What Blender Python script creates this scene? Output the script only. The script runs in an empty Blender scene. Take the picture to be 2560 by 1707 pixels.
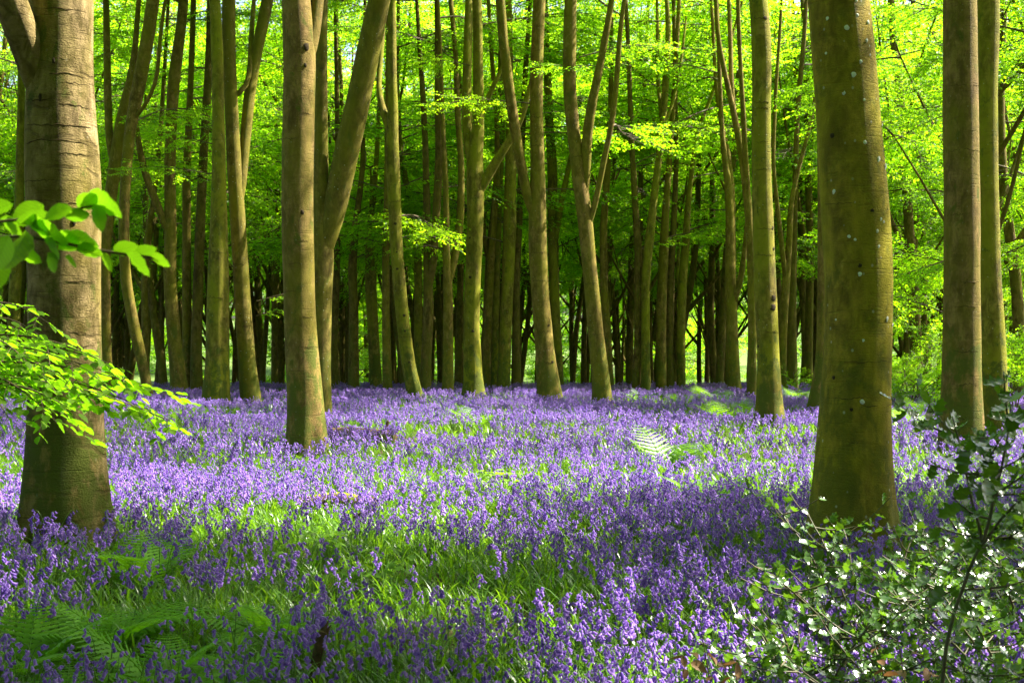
import bpy, math, random
import numpy as np
from mathutils import Vector, Matrix

random.seed(7)
RNG = np.random.default_rng(7)
scene = bpy.context.scene
COL = scene.collection
R = math.radians

# ---------------------------------------------------------------- camera, sky, sun, exposure
FPX, CX, CY, CAMH = 3265.0, 1280.0, 853.5, 1.6          # photograph is 2560 x 1707
cam_d = bpy.data.cameras.new('camera')
cam_d.sensor_width = 36.0
cam_d.lens = 36.0 * FPX / 2560.0
cam_d.clip_start = 0.05
cam_d.clip_end = 3000
cam_d.dof.use_dof = True
cam_d.dof.focus_distance = 11.0
cam_d.dof.aperture_fstop = 9.0
cam = bpy.data.objects.new('camera', cam_d)
COL.objects.link(cam)
cam.location = (0, 0, CAMH)
cam.rotation_euler = (R(90), 0, 0)
scene.camera = cam

SUN_EL, SUN_AZ = 48.0, 74.0                              # azimuth measured from +Y towards +X
SDIR = np.array([math.sin(R(SUN_AZ)) * math.cos(R(SUN_EL)), math.cos(R(SUN_AZ)) * math.cos(R(SUN_EL)), math.sin(R(SUN_EL))])
world = bpy.data.worlds.new('World')
scene.world = world
world.use_nodes = True
wn = world.node_tree.nodes
wl = world.node_tree.links
wn.clear()
sky = wn.new('ShaderNodeTexSky')
sky.sky_type = 'NISHITA'
sky.sun_disc = False
sky.sun_elevation = R(SUN_EL)
sky.sun_rotation = R(SUN_AZ)
sky.air_density = 1.0
sky.dust_density = 4.0
bg = wn.new('ShaderNodeBackground')
bg.inputs['Strength'].default_value = 0.07
wo = wn.new('ShaderNodeOutputWorld')
wl.new(sky.outputs[0], bg.inputs[0])
wl.new(bg.outputs[0], wo.inputs[0])

sun_d = bpy.data.lights.new('sun', 'SUN')
sun_d.energy = 5.0
sun_d.angle = R(0.53)
sun_d.color = (1.0, 0.94, 0.82)
sun = bpy.data.objects.new('sun', sun_d)
COL.objects.link(sun)
sun.location = (20, 10, 40)
sun.rotation_euler = Vector(-SDIR).to_track_quat('-Z', 'Y').to_euler()

scene.view_settings.view_transform = 'Standard'
scene.view_settings.look = 'None'
scene.view_settings.exposure = 2.6
scene.view_settings.gamma = 1.0
scene.render.engine = 'CYCLES'
scene.cycles.use_denoising = True
scene.cycles.max_bounces = 8
scene.cycles.diffuse_bounces = 5
scene.cycles.glossy_bounces = 2
scene.cycles.transmission_bounces = 6
scene.cycles.sample_clamp_indirect = 8.0
scene.cycles.caustics_reflective = False
scene.cycles.caustics_refractive = False


# ---------------------------------------------------------------- helpers
def at(nx, ny, d):
    """photo pixel + distance along +Y -> world point"""
    return np.array([(nx - CX) / FPX * d, d, CAMH - (ny - CY) / FPX * d])


def dpt(x_, y_, d):
    """the same from a pixel of the 2352-wide view"""
    return at(x_ * 1.08844, y_ * 1.08844, d)


def ground_z(x, y):
    """flat wood floor, falling away behind a crest, then a far meadow"""
    x = np.asarray(x, float)
    y = np.asarray(y, float)
    z = 0.035 * np.sin(x * 0.9 + 1.3) * np.sin(y * 0.55) + 0.02 * np.sin(x * 2.1 + y * 1.7)
    t = np.clip(y - 39.0, 0, 37)
    z = z - t * t / (t + 6.0) * 0.10
    t2 = np.clip(y - 80.0, 0, 200)
    z = z + t2 * t2 / (t2 + 25.0) * 0.055
    return z


class MB:
    """collects geometry; build() links it as ONE mesh object"""

    def __init__(self):
        self.v, self.f, self.m, self.a = [], [], [], []
        self.n = 0

    def add(self, verts, faces, mat=0, var=0.5):
        verts = np.asarray(verts, float)
        self.v.append(verts)
        self.f.append((np.asarray(faces, int) + self.n, mat))
        va = np.full(len(verts), var) if np.isscalar(var) else np.asarray(var, float)
        self.a.append(va)
        self.n += len(verts)

    def mesh(self, name, mats, smooth=True):
        me = bpy.data.meshes.new(name)
        V = np.concatenate(self.v)
        me.vertices.add(len(V))
        me.vertices.foreach_set('co', V.astype(np.float32).ravel())
        loops = np.concatenate([f.ravel() for f, _ in self.f])
        tot = np.concatenate([np.full(len(f), f.shape[1]) for f, _ in self.f])
        mi = np.concatenate([np.full(len(f), m) for f, m in self.f])
        me.loops.add(len(loops))
        me.loops.foreach_set('vertex_index', loops.astype(np.int32))
        me.polygons.add(len(tot))
        start = np.concatenate([[0], np.cumsum(tot)[:-1]])
        me.polygons.foreach_set('loop_start', start.astype(np.int32))
        me.polygons.foreach_set('loop_total', tot.astype(np.int32))
        me.polygons.foreach_set('material_index', mi.astype(np.int32))
        me.polygons.foreach_set('use_smooth', np.full(len(tot), smooth))
        at_ = me.attributes.new('var', 'FLOAT', 'POINT')
        at_.data.foreach_set('value', np.concatenate(self.a).astype(np.float32))
        for m in mats:
            me.materials.append(m)
        me.update(calc_edges=True)
        me.validate()
        return me


def link(name, me, parent=None, loc=(0, 0, 0), rot=None, scale=None):
    o = bpy.data.objects.new(name, me)
    COL.objects.link(o)
    o.location = loc
    if rot is not None:
        o.rotation_euler = rot
    if scale is not None:
        o.scale = (scale,) * 3 if np.isscalar(scale) else scale
    if parent is not None:
        o.parent = parent
    return o


def tag(o, label, cat=None, group=None, kind=None):
    o['label'] = label
    if cat:
        o['category'] = cat
    if group:
        o['group'] = group
    if kind:
        o['kind'] = kind
    return o


def thing(name, loc, label, cat, group=None, rotz=0.0):
    o = bpy.data.objects.new(name, None)
    o.empty_display_size = 0.2
    COL.objects.link(o)
    o.location = loc
    o.rotation_euler = (0, 0, rotz)
    return tag(o, label, cat, group)


def orient(xdir, normal):
    x = Vector(xdir).normalized()
    z = Vector(normal)
    y = z.cross(x)
    if y.length < 1e-5:
        y = Vector((0, 1, 0)).cross(x)
    y.normalize()
    z = x.cross(y)
    m = Matrix((x, y, z)).transposed()
    return m.to_euler()


def resample(P, step, smooth=2):
    """P: rows of (x,y,z,r) -> evenly spaced and smoothed"""
    P = np.asarray(P, float)
    seg = np.linalg.norm(np.diff(P[:, :3], axis=0), axis=1)
    s = np.concatenate([[0], np.cumsum(seg)])
    n = max(4, int(s[-1] / step) + 1)
    t = np.linspace(0, s[-1], n)
    Q = np.stack([np.interp(t, s, P[:, k]) for k in range(4)], axis=1)
    for _ in range(smooth):
        Q2 = Q.copy()
        Q2[1:-1] = (Q[:-2] + 2 * Q[1:-1] + Q[2:]) / 4
        Q = Q2
    return Q


def tube(mb, Q, nseg=8, mat=0, var=0.5, rough=0.0, flare=0.0, lobes=0, seed=0, cap=True, flare_h=0.3):
    """tapered tube along rows (x,y,z,r); flare adds root buttresses at the start"""
    Q = np.asarray(Q, float)
    n = len(Q)
    P = Q[:, :3]
    T = np.gradient(P, axis=0)
    T /= np.linalg.norm(T, axis=1)[:, None] + 1e-9
    ref = np.array([1.0, 0, 0]) if abs(T[0, 0]) < 0.8 else np.array([0, 0, 1.0])
    U = np.zeros_like(P)
    u = ref - T[0] * (ref @ T[0])
    for i in range(n):
        u = u - T[i] * (u @ T[i])
        u /= np.linalg.norm(u) + 1e-9
        U[i] = u
    W = np.cross(T, U)
    ang = np.arange(nseg) * 2 * np.pi / nseg
    rs = np.random.default_rng(seed)
    ph = rs.uniform(0, 6.28, 8)
    s = np.concatenate([[0], np.cumsum(np.linalg.norm(np.diff(P, axis=0), axis=1))])
    rad = Q[:, 3][:, None] * np.ones((1, nseg))
    if rough > 0:
        A, S = np.meshgrid(ang, s)
        nz = (np.sin(2 * A + ph[0] + 0.7 * S) * 0.5 + np.sin(3 * A + ph[1] - 1.3 * S) * 0.35 + np.sin(A + ph[2] + 2.1 * S) * 0.35
              + np.sin(5 * A + ph[3] + 3.7 * S) * 0.2 + np.sin(ph[4] + 4.3 * S) * 0.3 + np.sin(7 * A + ph[5] + 9 * S) * 0.12)
        rad = rad * (1 + rough * nz)
    if flare > 0:
        A, S = np.meshgrid(ang, s)
        lob = 0.55 + 0.45 * np.cos(lobes * A + ph[6]) + 0.25 * np.cos((lobes + 2) * A + ph[7])
        rad = rad * (1 + flare * np.exp(-S / flare_h) * lob)
    V = (P[:, None, :] + rad[:, :, None] * (np.cos(ang)[None, :, None] * U[:, None, :] + np.sin(ang)[None, :, None] * W[:, None, :])).reshape(-1, 3)
    i = np.arange(n - 1)[:, None]
    j = np.arange(nseg)[None, :]
    j2 = (j + 1) % nseg
    F = np.stack([i * nseg + j, i * nseg + j2, (i + 1) * nseg + j2, (i + 1) * nseg + j], axis=-1).reshape(-1, 4)
    mb.add(V, F, mat, var)
    if cap:
        c = np.vstack([P[-1:] + T[-1:] * Q[-1, 3] * 0.5, V[-nseg:]])
        mb.add(c, np.stack([np.zeros(nseg, int), 1 + np.arange(nseg), 1 + (np.arange(nseg) + 1) % nseg], axis=1), mat, var)


def leaf_batch(mb, C, A, N, L, Wd, mat=0, fold=0.18, var=None):
    """many small folded leaves: base C, axis A, normal N, length L, width Wd (all arrays)"""
    A = A / (np.linalg.norm(A, axis=1)[:, None] + 1e-9)
    N = N - A * np.sum(N * A, axis=1)[:, None]
    N = N / (np.linalg.norm(N, axis=1)[:, None] + 1e-9)
    B = np.cross(N, A)
    k = len(C)
    L = L[:, None]
    Wd = Wd[:, None]
    v = np.stack([C, C + A * L * 0.3 + B * Wd * 0.46 + N * Wd * fold, C + A * L * 0.68 + B * Wd * 0.40 + N * Wd * fold,
                  C + A * L, C + A * L * 0.68 - B * Wd * 0.40 + N * Wd * fold, C + A * L * 0.3 - B * Wd * 0.46 + N * Wd * fold], axis=1)
    base = (np.arange(k) * 6)[:, None]
    f = np.stack([base + [[0, 5, 4, 3]], base + [[0, 3, 2, 1]]], axis=1).reshape(-1, 4)
    va = RNG.uniform(0, 1, k) if var is None else var
    mb.add(v.reshape(-1, 3), f, mat, np.repeat(va, 6))


# ---------------------------------------------------------------- materials
def new_mat(name):
    m = bpy.data.materials.new(name)
    m.use_nodes = True
    nt = m.node_tree
    nt.nodes.clear()
    return m, nt, nt.nodes, nt.links


def mixrgb(nt, fac, a, b, blend='MIX'):
    n = nt.nodes.new('ShaderNodeMix')
    n.data_type = 'RGBA'
    n.blend_type = blend
    for sock, val in ((n.inputs[0], fac), (n.inputs[6], a), (n.inputs[7], b)):
        if isinstance(val, bpy.types.NodeSocket):
            nt.links.new(val, sock)
        elif isinstance(val, (int, float)):
            sock.default_value = val
        else:
            sock.default_value = (*val, 1.0)
    return n.outputs[2]


def ramp(nt, src, p0, p1):
    n = nt.nodes.new('ShaderNodeMapRange')
    n.clamp = True
    n.inputs[1].default_value = p0
    n.inputs[2].default_value = p1
    nt.links.new(src, n.inputs[0])
    return n.outputs[0]


def noise(nt, vec, scale, detail=4.0, rough=0.55, dist=0.0):
    n = nt.nodes.new('ShaderNodeTexNoise')
    n.inputs['Scale'].default_value = scale
    n.inputs['Detail'].default_value = detail
    n.inputs['Roughness'].default_value = rough
    n.inputs['Distortion'].default_value = dist
    if vec is not None:
        nt.links.new(vec, n.inputs['Vector'])
    return n.outputs['Fac']


def leaf_mat(name, c1, c2, t1, t2, tfac=0.5, rough=0.45, spec=0.35, rand=0.35, coat=0.0):
    """thin leaf: reflecting colours c1..c2, light passing through t1..t2"""
    m, nt, nn, nl = new_mat(name)
    at_ = nn.new('ShaderNodeAttribute')
    at_.attribute_name = 'var'
    oi = nn.new('ShaderNodeObjectInfo')
    ma = nn.new('ShaderNodeMath')
    ma.operation = 'MULTIPLY_ADD'
    nl.new(oi.outputs['Random'], ma.inputs[0])
    ma.inputs[1].default_value = rand
    mb_ = nn.new('ShaderNodeMath')
    mb_.operation = 'MULTIPLY'
    nl.new(at_.outputs['Fac'], mb_.inputs[0])
    mb_.inputs[1].default_value = 1.0 - rand
    nl.new(mb_.outputs[0], ma.inputs[2])
    cr = mixrgb(nt, ma.outputs[0], c1, c2)
    ct = mixrgb(nt, ma.outputs[0], t1, t2)
    pb = nn.new('ShaderNodeBsdfPrincipled')
    nl.new(cr, pb.inputs['Base Color'])
    pb.inputs['Roughness'].default_value = rough
    pb.inputs['Specular IOR Level'].default_value = spec
    pb.inputs['Coat Weight'].default_value = coat
    pb.inputs['Coat Roughness'].default_value = 0.22
    tr = nn.new('ShaderNodeBsdfTranslucent')
    nl.new(ct, tr.inputs['Color'])
    mx = nn.new('ShaderNodeMixShader')
    mx.inputs[0].default_value = tfac
    nl.new(pb.outputs[0], mx.inputs[1])
    nl.new(tr.outputs[0], mx.inputs[2])
    out = nn.new('ShaderNodeOutputMaterial')
    nl.new(mx.outputs[0], out.inputs[0])
    return m


def bark_mat(name, warm, dark, green, moss_amt=0.5, green_amt=0.5, rings=0.6, lichen=0.3, bump=0.5, streak=1.0):
    m, nt, nn, nl = new_mat(name)
    tc = nn.new('ShaderNodeTexCoord')
    oi = nn.new('ShaderNodeObjectInfo')
    ofs = nn.new('ShaderNodeVectorMath')
    ofs.operation = 'MULTIPLY_ADD'
    cb = nn.new('ShaderNodeCombineXYZ')
    for i in range(3):
        nl.new(oi.outputs['Random'], cb.inputs[i])
    ofs.inputs[1].default_value = (13, 17, 7)
    nl.new(cb.outputs[0], ofs.inputs[0])
    nl.new(tc.outputs['Object'], ofs.inputs[2])
    vec = ofs.outputs[0]

    def mp(s):
        n = nn.new('ShaderNodeMapping')
        n.inputs['Scale'].default_value = s
        nl.new(vec, n.inputs[0])
        return n.outputs[0]
    big = noise(nt, mp((1, 1, 0.45)), 2.2, 3, 0.6)
    mid = noise(nt, mp((1, 1, 0.5)), 9, 5, 0.65, 0.4)
    fine = noise(nt, mp((1, 1, 1.5)), 60, 5, 0.7)
    strk = noise(nt, mp((1, 1, 0.06)), 14, 4, 0.6)
    c = mixrgb(nt, ramp(nt, mid, 0.38, 0.62), dark, warm)
    blot = noise(nt, mp((1, 1, 0.55)), 4.2, 6, 0.72, 0.8)
    bf = nn.new('ShaderNodeMath')
    bf.operation = 'MULTIPLY'
    nl.new(ramp(nt, blot, 0.52, 0.62), bf.inputs[0])
    bf.inputs[1].default_value = 0.7
    c = mixrgb(nt, bf.outputs[0], c, tuple(0.6 * q for q in dark))
    pale = noise(nt, mp((1, 1, 0.8)), 3.4, 5, 0.7, 0.5)
    pf = nn.new('ShaderNodeMath')
    pf.operation = 'MULTIPLY'
    nl.new(ramp(nt, pale, 0.58, 0.66), pf.inputs[0])
    pf.inputs[1].default_value = 0.45
    c = mixrgb(nt, pf.outputs[0], c, tuple(min(1, 1.5 * q + 0.02) for q in warm))
    wr = noise(nt, mp((0.5, 0.5, 7)), 5.5, 5, 0.65, 0.3)
    wrf = ramp(nt, wr, 0.56, 0.70)
    wm = nn.new('ShaderNodeMath')
    wm.operation = 'MULTIPLY'
    nl.new(wrf, wm.inputs[0])
    wm.inputs[1].default_value = 0.5
    c = mixrgb(nt, wm.outputs[0], c, dark)
    c = mixrgb(nt, ramp(nt, fine, 0.3, 0.75), mixrgb(nt, 0.35, c, dark), c)
    sfac = nn.new('ShaderNodeMath')
    sfac.operation = 'MULTIPLY'
    nl.new(ramp(nt, strk, 0.5, 0.72), sfac.inputs[0])
    sfac.inputs[1].default_value = 0.45 * streak
    c = mixrgb(nt, sfac.outputs[0], c, dark)
    gf = nn.new('ShaderNodeMath')
    gf.operation = 'MULTIPLY'
    nl.new(ramp(nt, big, 0.36, 0.62), gf.inputs[0])
    gf.inputs[1].default_value = green_amt
    c = mixrgb(nt, gf.outputs[0], c, green)
    # moss: patches, thicker near the foot
    sx = nn.new('ShaderNodeSeparateXYZ')
    nl.new(tc.outputs['Object'], sx.inputs[0])
    low = nn.new('ShaderNodeMapRange')
    low.inputs[1].default_value = 0.0
    low.inputs[2].default_value = 2.2
    low.inputs[3].default_value = 0.2
    low.inputs[4].default_value = 0.0
    nl.new(sx.outputs['Z'], low.inputs[0])
    mossn = noise(nt, mp((1, 1, 0.6)), 5.0, 6, 0.7, 0.3)
    ad = nn.new('ShaderNodeMath')
    ad.operation = 'ADD'
    nl.new(mossn, ad.inputs[0])
    nl.new(low.outputs[0], ad.inputs[1])
    mf = nn.new('ShaderNodeMath')
    mf.operation = 'MULTIPLY'
    nl.new(ramp(nt, ad.outputs[0], 0.57, 0.66), mf.inputs[0])
    mf.inputs[1].default_value = moss_amt
    c = mixrgb(nt, mf.outputs[0], c, (0.07, 0.085, 0.012))
    # pale lichen specks
    vo = nn.new('ShaderNodeTexVoronoi')
    vo.inputs['Scale'].default_value = 16
    nl.new(mp((1, 1, 0.8)), vo.inputs['Vector'])
    inv = nn.new('ShaderNodeMapRange')
    inv.inputs[1].default_value = 0.10
    inv.inputs[2].default_value = 0.17
    inv.inputs[3].default_value = lichen
    inv.inputs[4].default_value = 0.0
    nl.new(vo.outputs['Distance'], inv.inputs[0])
    gate = nn.new('ShaderNodeMath')
    gate.operation = 'MULTIPLY'
    nl.new(inv.outputs[0], gate.inputs[0])
    sepc = nn.new('ShaderNodeSeparateColor')
    nl.new(vo.outputs['Color'], sepc.inputs[0])
    nl.new(ramp(nt, sepc.outputs[0], 0.72, 0.76), gate.inputs[1])
    c = mixrgb(nt, gate.outputs[0], c, (0.45, 0.46, 0.38))
    # horizontal growth rings
    wv = nn.new('ShaderNodeTexWave')
    wv.wave_type = 'BANDS'
    wv.bands_direction = 'Z'
    wv.inputs['Scale'].default_value = 1.1
    wv.inputs['Distortion'].default_value = 9.0
    wv.inputs['Detail'].default_value = 3
    wv.inputs['Detail Scale'].default_value = 1.4
    nl.new(mp((0.8, 0.8, 1.0)), wv.inputs['Vector'])
    rg = ramp(nt, wv.outputs['Fac'], 0.93, 0.995)
    rf = nn.new('ShaderNodeMath')
    rf.operation = 'MULTIPLY'
    nl.new(rg, rf.inputs[0])
    rf.inputs[1].default_value = 0.6 * rings
    rbk = ramp(nt, noise(nt, mp((1, 1, 1)), 3.1, 4, 0.6), 0.48, 0.60)
    rm = nn.new('ShaderNodeMath')
    rm.operation = 'MULTIPLY'
    nl.new(rg, rm.inputs[0])
    nl.new(rbk, rm.inputs[1])
    rg = rm.outputs[0]
    nl.new(rg, rf.inputs[0])
    c = mixrgb(nt, rf.outputs[0], c, dark)
    pb = nn.new('ShaderNodeBsdfPrincipled')
    nl.new(c, pb.inputs['Base Color'])
    pb.inputs['Roughness'].default_value = 0.8
    pb.inputs['Specular IOR Level'].default_value = 0.08
    hs = nn.new('ShaderNodeMath')
    hs.operation = 'MULTIPLY_ADD'
    nl.new(mid, hs.inputs[0])
    hs.inputs[1].default_value = 0.7
    hw = nn.new('ShaderNodeMath')
    hw.operation = 'MULTIPLY_ADD'
    nl.new(wrf, hw.inputs[0])
    hw.inputs[1].default_value = -0.5
    nl.new(fine, hw.inputs[2])
    nl.new(hw.outputs[0], hs.inputs[2])
    h2 = nn.new('ShaderNodeMath')
    h2.operation = 'MULTIPLY_ADD'
    nl.new(rg, h2.inputs[0])
    h2.inputs[1].default_value = -0.35 * rings
    nl.new(hs.outputs[0], h2.inputs[2])
    bp = nn.new('ShaderNodeBump')
    bp.inputs['Strength'].default_value = bump
    bp.inputs['Distance'].default_value = 0.03
    nl.new(h2.outputs[0], bp.inputs['Height'])
    nl.new(bp.outputs[0], pb.inputs['Normal'])
    out = nn.new('ShaderNodeOutputMaterial')
    nl.new(pb.outputs[0], out.inputs[0])
    return m


def plain_mat(name, col, col2=None, rough=0.7, scale=20, spec=0.3, bump=0.2):
    m, nt, nn, nl = new_mat(name)
    tc = nn.new('ShaderNodeTexCoord')
    nz = noise(nt, tc.outputs['Object'], scale, 4, 0.6)
    c = mixrgb(nt, ramp(nt, nz, 0.35, 0.65), col, col2 or col)
    pb = nn.new('ShaderNodeBsdfPrincipled')
    nl.new(c, pb.inputs['Base Color'])
    pb.inputs['Roughness'].default_value = rough
    pb.inputs['Specular IOR Level'].default_value = spec
    bp = nn.new('ShaderNodeBump')
    bp.inputs['Strength'].default_value = bump
    bp.inputs['Distance'].default_value = 0.01
    nl.new(nz, bp.inputs['Height'])
    nl.new(bp.outputs[0], pb.inputs['Normal'])
    out = nn.new('ShaderNodeOutputMaterial')
    nl.new(pb.outputs[0], out.inputs[0])
    return m


M = {}
M['bark'] = bark_mat('beech_bark', (0.25, 0.170, 0.050), (0.075, 0.052, 0.013), (0.135, 0.125, 0.008), 0.75, 0.75)
M['bark_warm'] = bark_mat('beech_bark_warm', (0.25, 0.165, 0.060), (0.09, 0.060, 0.018), (0.130, 0.118, 0.010), 0.9, 0.7, 0.45, 0.15, 0.6)
M['bark_olive'] = bark_mat('beech_bark_olive', (0.185, 0.140, 0.034), (0.065, 0.050, 0.011), (0.120, 0.112, 0.008), 0.7, 0.75, 0.3, 0.5, 0.55)
M['bark_left'] = bark_mat('beech_bark_scarred', (0.33, 0.240, 0.115), (0.070, 0.050, 0.016), (0.15, 0.125, 0.012), 1.0, 0.6, 1.0, 0.1, 0.7)
M['bark_lichen'] = bark_mat('beech_bark_lichen', (0.33, 0.240, 0.030), (0.115, 0.090, 0.012), (0.250, 0.225, 0.008), 0.6, 0.75, 0.25, 0.5, 0.55)
M['bark_mossy'] = bark_mat('beech_bark_mossy', (0.23, 0.185, 0.036), (0.065, 0.052, 0.010), (0.170, 0.175, 0.008), 1.0, 0.8, 0.4, 0.3, 0.6)
M['bark_far'] = bark_mat('beech_bark_far', (0.18, 0.122, 0.038), (0.05, 0.036, 0.010), (0.100, 0.092, 0.008), 0.5, 0.6, 0.4, 0.2, 0.3)
M['leaf'] = leaf_mat('beech_leaf', (0.06, 0.13, 0.006), (0.12, 0.21, 0.010), (0.19, 0.51, 0.006), (0.52, 0.80, 0.010), 0.68)
M['leaf_near'] = leaf_mat('beech_leaf_near', (0.07, 0.16, 0.006), (0.12, 0.22, 0.010), (0.20, 0.52, 0.006), (0.34, 0.66, 0.010), 0.60, 0.5, 0.2, 0.4)


def add_veins(m):
    """pinnate veins across a unit-length leaf lying along X"""
    nt = m.node_tree
    nn, nl = nt.nodes, nt.links
    tc = nn.new('ShaderNodeTexCoord')
    sx = nn.new('ShaderNodeSeparateXYZ')
    nl.new(tc.outputs['Object'], sx.inputs[0])

    def mth(op, a, b=None):
        n = nn.new('ShaderNodeMath')
        n.operation = op
        for q, v in enumerate((a, b)):
            if v is None:
                continue
            if isinstance(v, (int, float)):
                n.inputs[q].default_value = v
            else:
                nl.new(v, n.inputs[q])
        return n.outputs[0]
    ay = mth('ABSOLUTE', sx.outputs['Y'])
    ph = mth('MULTIPLY', mth('SUBTRACT', sx.outputs['X'], mth('MULTIPLY', ay, 0.8)), 58.0)
    side = ramp(nt, mth('SINE', ph), 0.55, 1.0)
    rib = ramp(nt, ay, 0.022, 0.006)
    v = mth('MAXIMUM', side, rib)
    fac = mth('MULTIPLY', v, 0.45)
    for n in list(nn):
        if n.type == 'BSDF_TRANSLUCENT':
            src = n.inputs['Color'].links[0].from_socket
            nl.new(mixrgb(nt, fac, src, (0.10, 0.26, 0.004)), n.inputs['Color'])
        if n.type == 'BSDF_PRINCIPLED':
            bp = nn.new('ShaderNodeBump')
            bp.inputs['Strength'].default_value = 0.4
            bp.inputs['Distance'].default_value = 0.02
            nl.new(v, bp.inputs['Height'])
            nl.new(bp.outputs[0], n.inputs['Normal'])


add_veins(M['leaf_near'])
M['grass'] = leaf_mat('strap_leaf', (0.04, 0.115, 0.008), (0.10, 0.20, 0.014), (0.12, 0.34, 0.006), (0.30, 0.52, 0.010), 0.42, 0.35, 0.45, 0.5)
M['stem'] = leaf_mat('flower_stem', (0.06, 0.14, 0.015), (0.11, 0.20, 0.03), (0.10, 0.25, 0.01), (0.2, 0.36, 0.02), 0.25, 0.4, 0.4, 0.5)
M['bell'] = leaf_mat('bluebell_petal', (0.11, 0.050, 0.35), (0.44, 0.26, 0.72), (0.15, 0.055, 0.48), (0.48, 0.25, 0.80), 0.40, 0.5, 0.25, 0.55)
M['fern'] = leaf_mat('fern_frond', (0.08, 0.22, 0.008), (0.13, 0.30, 0.012), (0.18, 0.48, 0.006), (0.30, 0.60, 0.010), 0.42, 0.45, 0.3, 0.5)
M['fern_pale'] = leaf_mat('fern_frond_pale', (0.07, 0.18, 0.012), (0.12, 0.24, 0.02), (0.17, 0.40, 0.008), (0.28, 0.50, 0.012), 0.45, 0.45, 0.3, 0.5)
M['holly'] = leaf_mat('holly_leaf', (0.018, 0.055, 0.006), (0.055, 0.125, 0.012), (0.08, 0.22, 0.004), (0.20, 0.38, 0.01), 0.26, 0.26, 0.6, 0.4, 0.5)
M['herb'] = leaf_mat('herb_leaf', (0.12, 0.26, 0.02), (0.19, 0.34, 0.035), (0.24, 0.46, 0.01), (0.34, 0.55, 0.02), 0.45, 0.45, 0.3, 0.5)
M['dead'] = leaf_mat('dead_leaf', (0.16, 0.075, 0.03), (0.26, 0.14, 0.06), (0.2, 0.08, 0.02), (0.3, 0.14, 0.04), 0.25, 0.6, 0.3, 0.5)
M['twig'] = plain_mat('twig_bark', (0.10, 0.065, 0.03), (0.055, 0.045, 0.018), 0.7, 25)
M['holly_twig'] = plain_mat('holly_twig', (0.085, 0.06, 0.028), (0.05, 0.065, 0.018), 0.6, 25)
M['wood'] = plain_mat('dead_wood', (0.11, 0.065, 0.028), (0.045, 0.028, 0.014), 0.85, 18, 0.2, 0.6)
M['moss'] = plain_mat('yellow_moss', (0.26, 0.24, 0.012), (0.14, 0.17, 0.012), 0.9, 30, 0.1, 0.8)
M['lichen'] = plain_mat('lichen', (0.66, 0.68, 0.62), (0.5, 0.54, 0.46), 0.9, 60, 0.1, 0.5)
M['knot'] = plain_mat('knot', (0.05, 0.036, 0.018), (0.025, 0.018, 0.01), 0.9, 30, 0.1, 0.6)


def ground_material():
    m, nt, nn, nl = new_mat('woodland_floor')
    tc = nn.new('ShaderNodeTexCoord')
    v = tc.outputs['Object']
    n1 = noise(nt, v, 1.1, 5, 0.6)
    n2 = noise(nt, v, 22, 6, 0.7)
    n3 = noise(nt, v, 0.02, 3, 0.6)
    litter = mixrgb(nt, ramp(nt, n2, 0.35, 0.7), (0.022, 0.015, 0.008), (0.09, 0.06, 0.028))
    green = mixrgb(nt, ramp(nt, n2, 0.3, 0.7), (0.02, 0.05, 0.006), (0.055, 0.10, 0.012))
    near = mixrgb(nt, ramp(nt, n1, 0.40, 0.62), litter, green)
    sx = nn.new('ShaderNodeSeparateXYZ')
    nl.new(v, sx.inputs[0])
    far = mixrgb(nt, ramp(nt, n3, 0.35, 0.65), (0.06, 0.11, 0.02), (0.12, 0.17, 0.04))
    c = mixrgb(nt, ramp(nt, sx.outputs['Y'], 70, 95), near, far)
    pb = nn.new('ShaderNodeBsdfPrincipled')
    nl.new(c, pb.inputs['Base Color'])
    pb.inputs['Roughness'].default_value = 0.9
    pb.inputs['Specular IOR Level'].default_value = 0.15
    bp = nn.new('ShaderNodeBump')
    bp.inputs['Strength'].default_value = 0.7
    bp.inputs['Distance'].default_value = 0.04
    nl.new(n2, bp.inputs['Height'])
    nl.new(bp.outputs[0], pb.inputs['Normal'])
    out = nn.new('ShaderNodeOutputMaterial')
    nl.new(pb.outputs[0], out.inputs[0])
    return m


# ---------------------------------------------------------------- ground
xs = np.concatenate([np.linspace(-900, -60, 15), np.linspace(-50, 50, 101), np.linspace(60, 900, 15)])
ys = np.concatenate([np.linspace(-300, -20, 8), np.linspace(-12, 110, 123), np.linspace(120, 1800, 30)])
X, Y = np.meshgrid(xs, ys)
Z = ground_z(X, Y)
gm = MB()
nx = len(xs)
i = np.arange(len(ys) - 1)[:, None]
j = np.arange(nx - 1)[None, :]
gm.add(np.stack([X, Y, Z], -1).reshape(-1, 3), np.stack([i * nx + j, i * nx + j + 1, (i + 1) * nx + j + 1, (i + 1) * nx + j], -1).reshape(-1, 4))
g = link('ground', gm.mesh('ground', [ground_material()]))
tag(g, 'woodland floor of dark leaf litter running out to a pale meadow', kind='structure')


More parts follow.
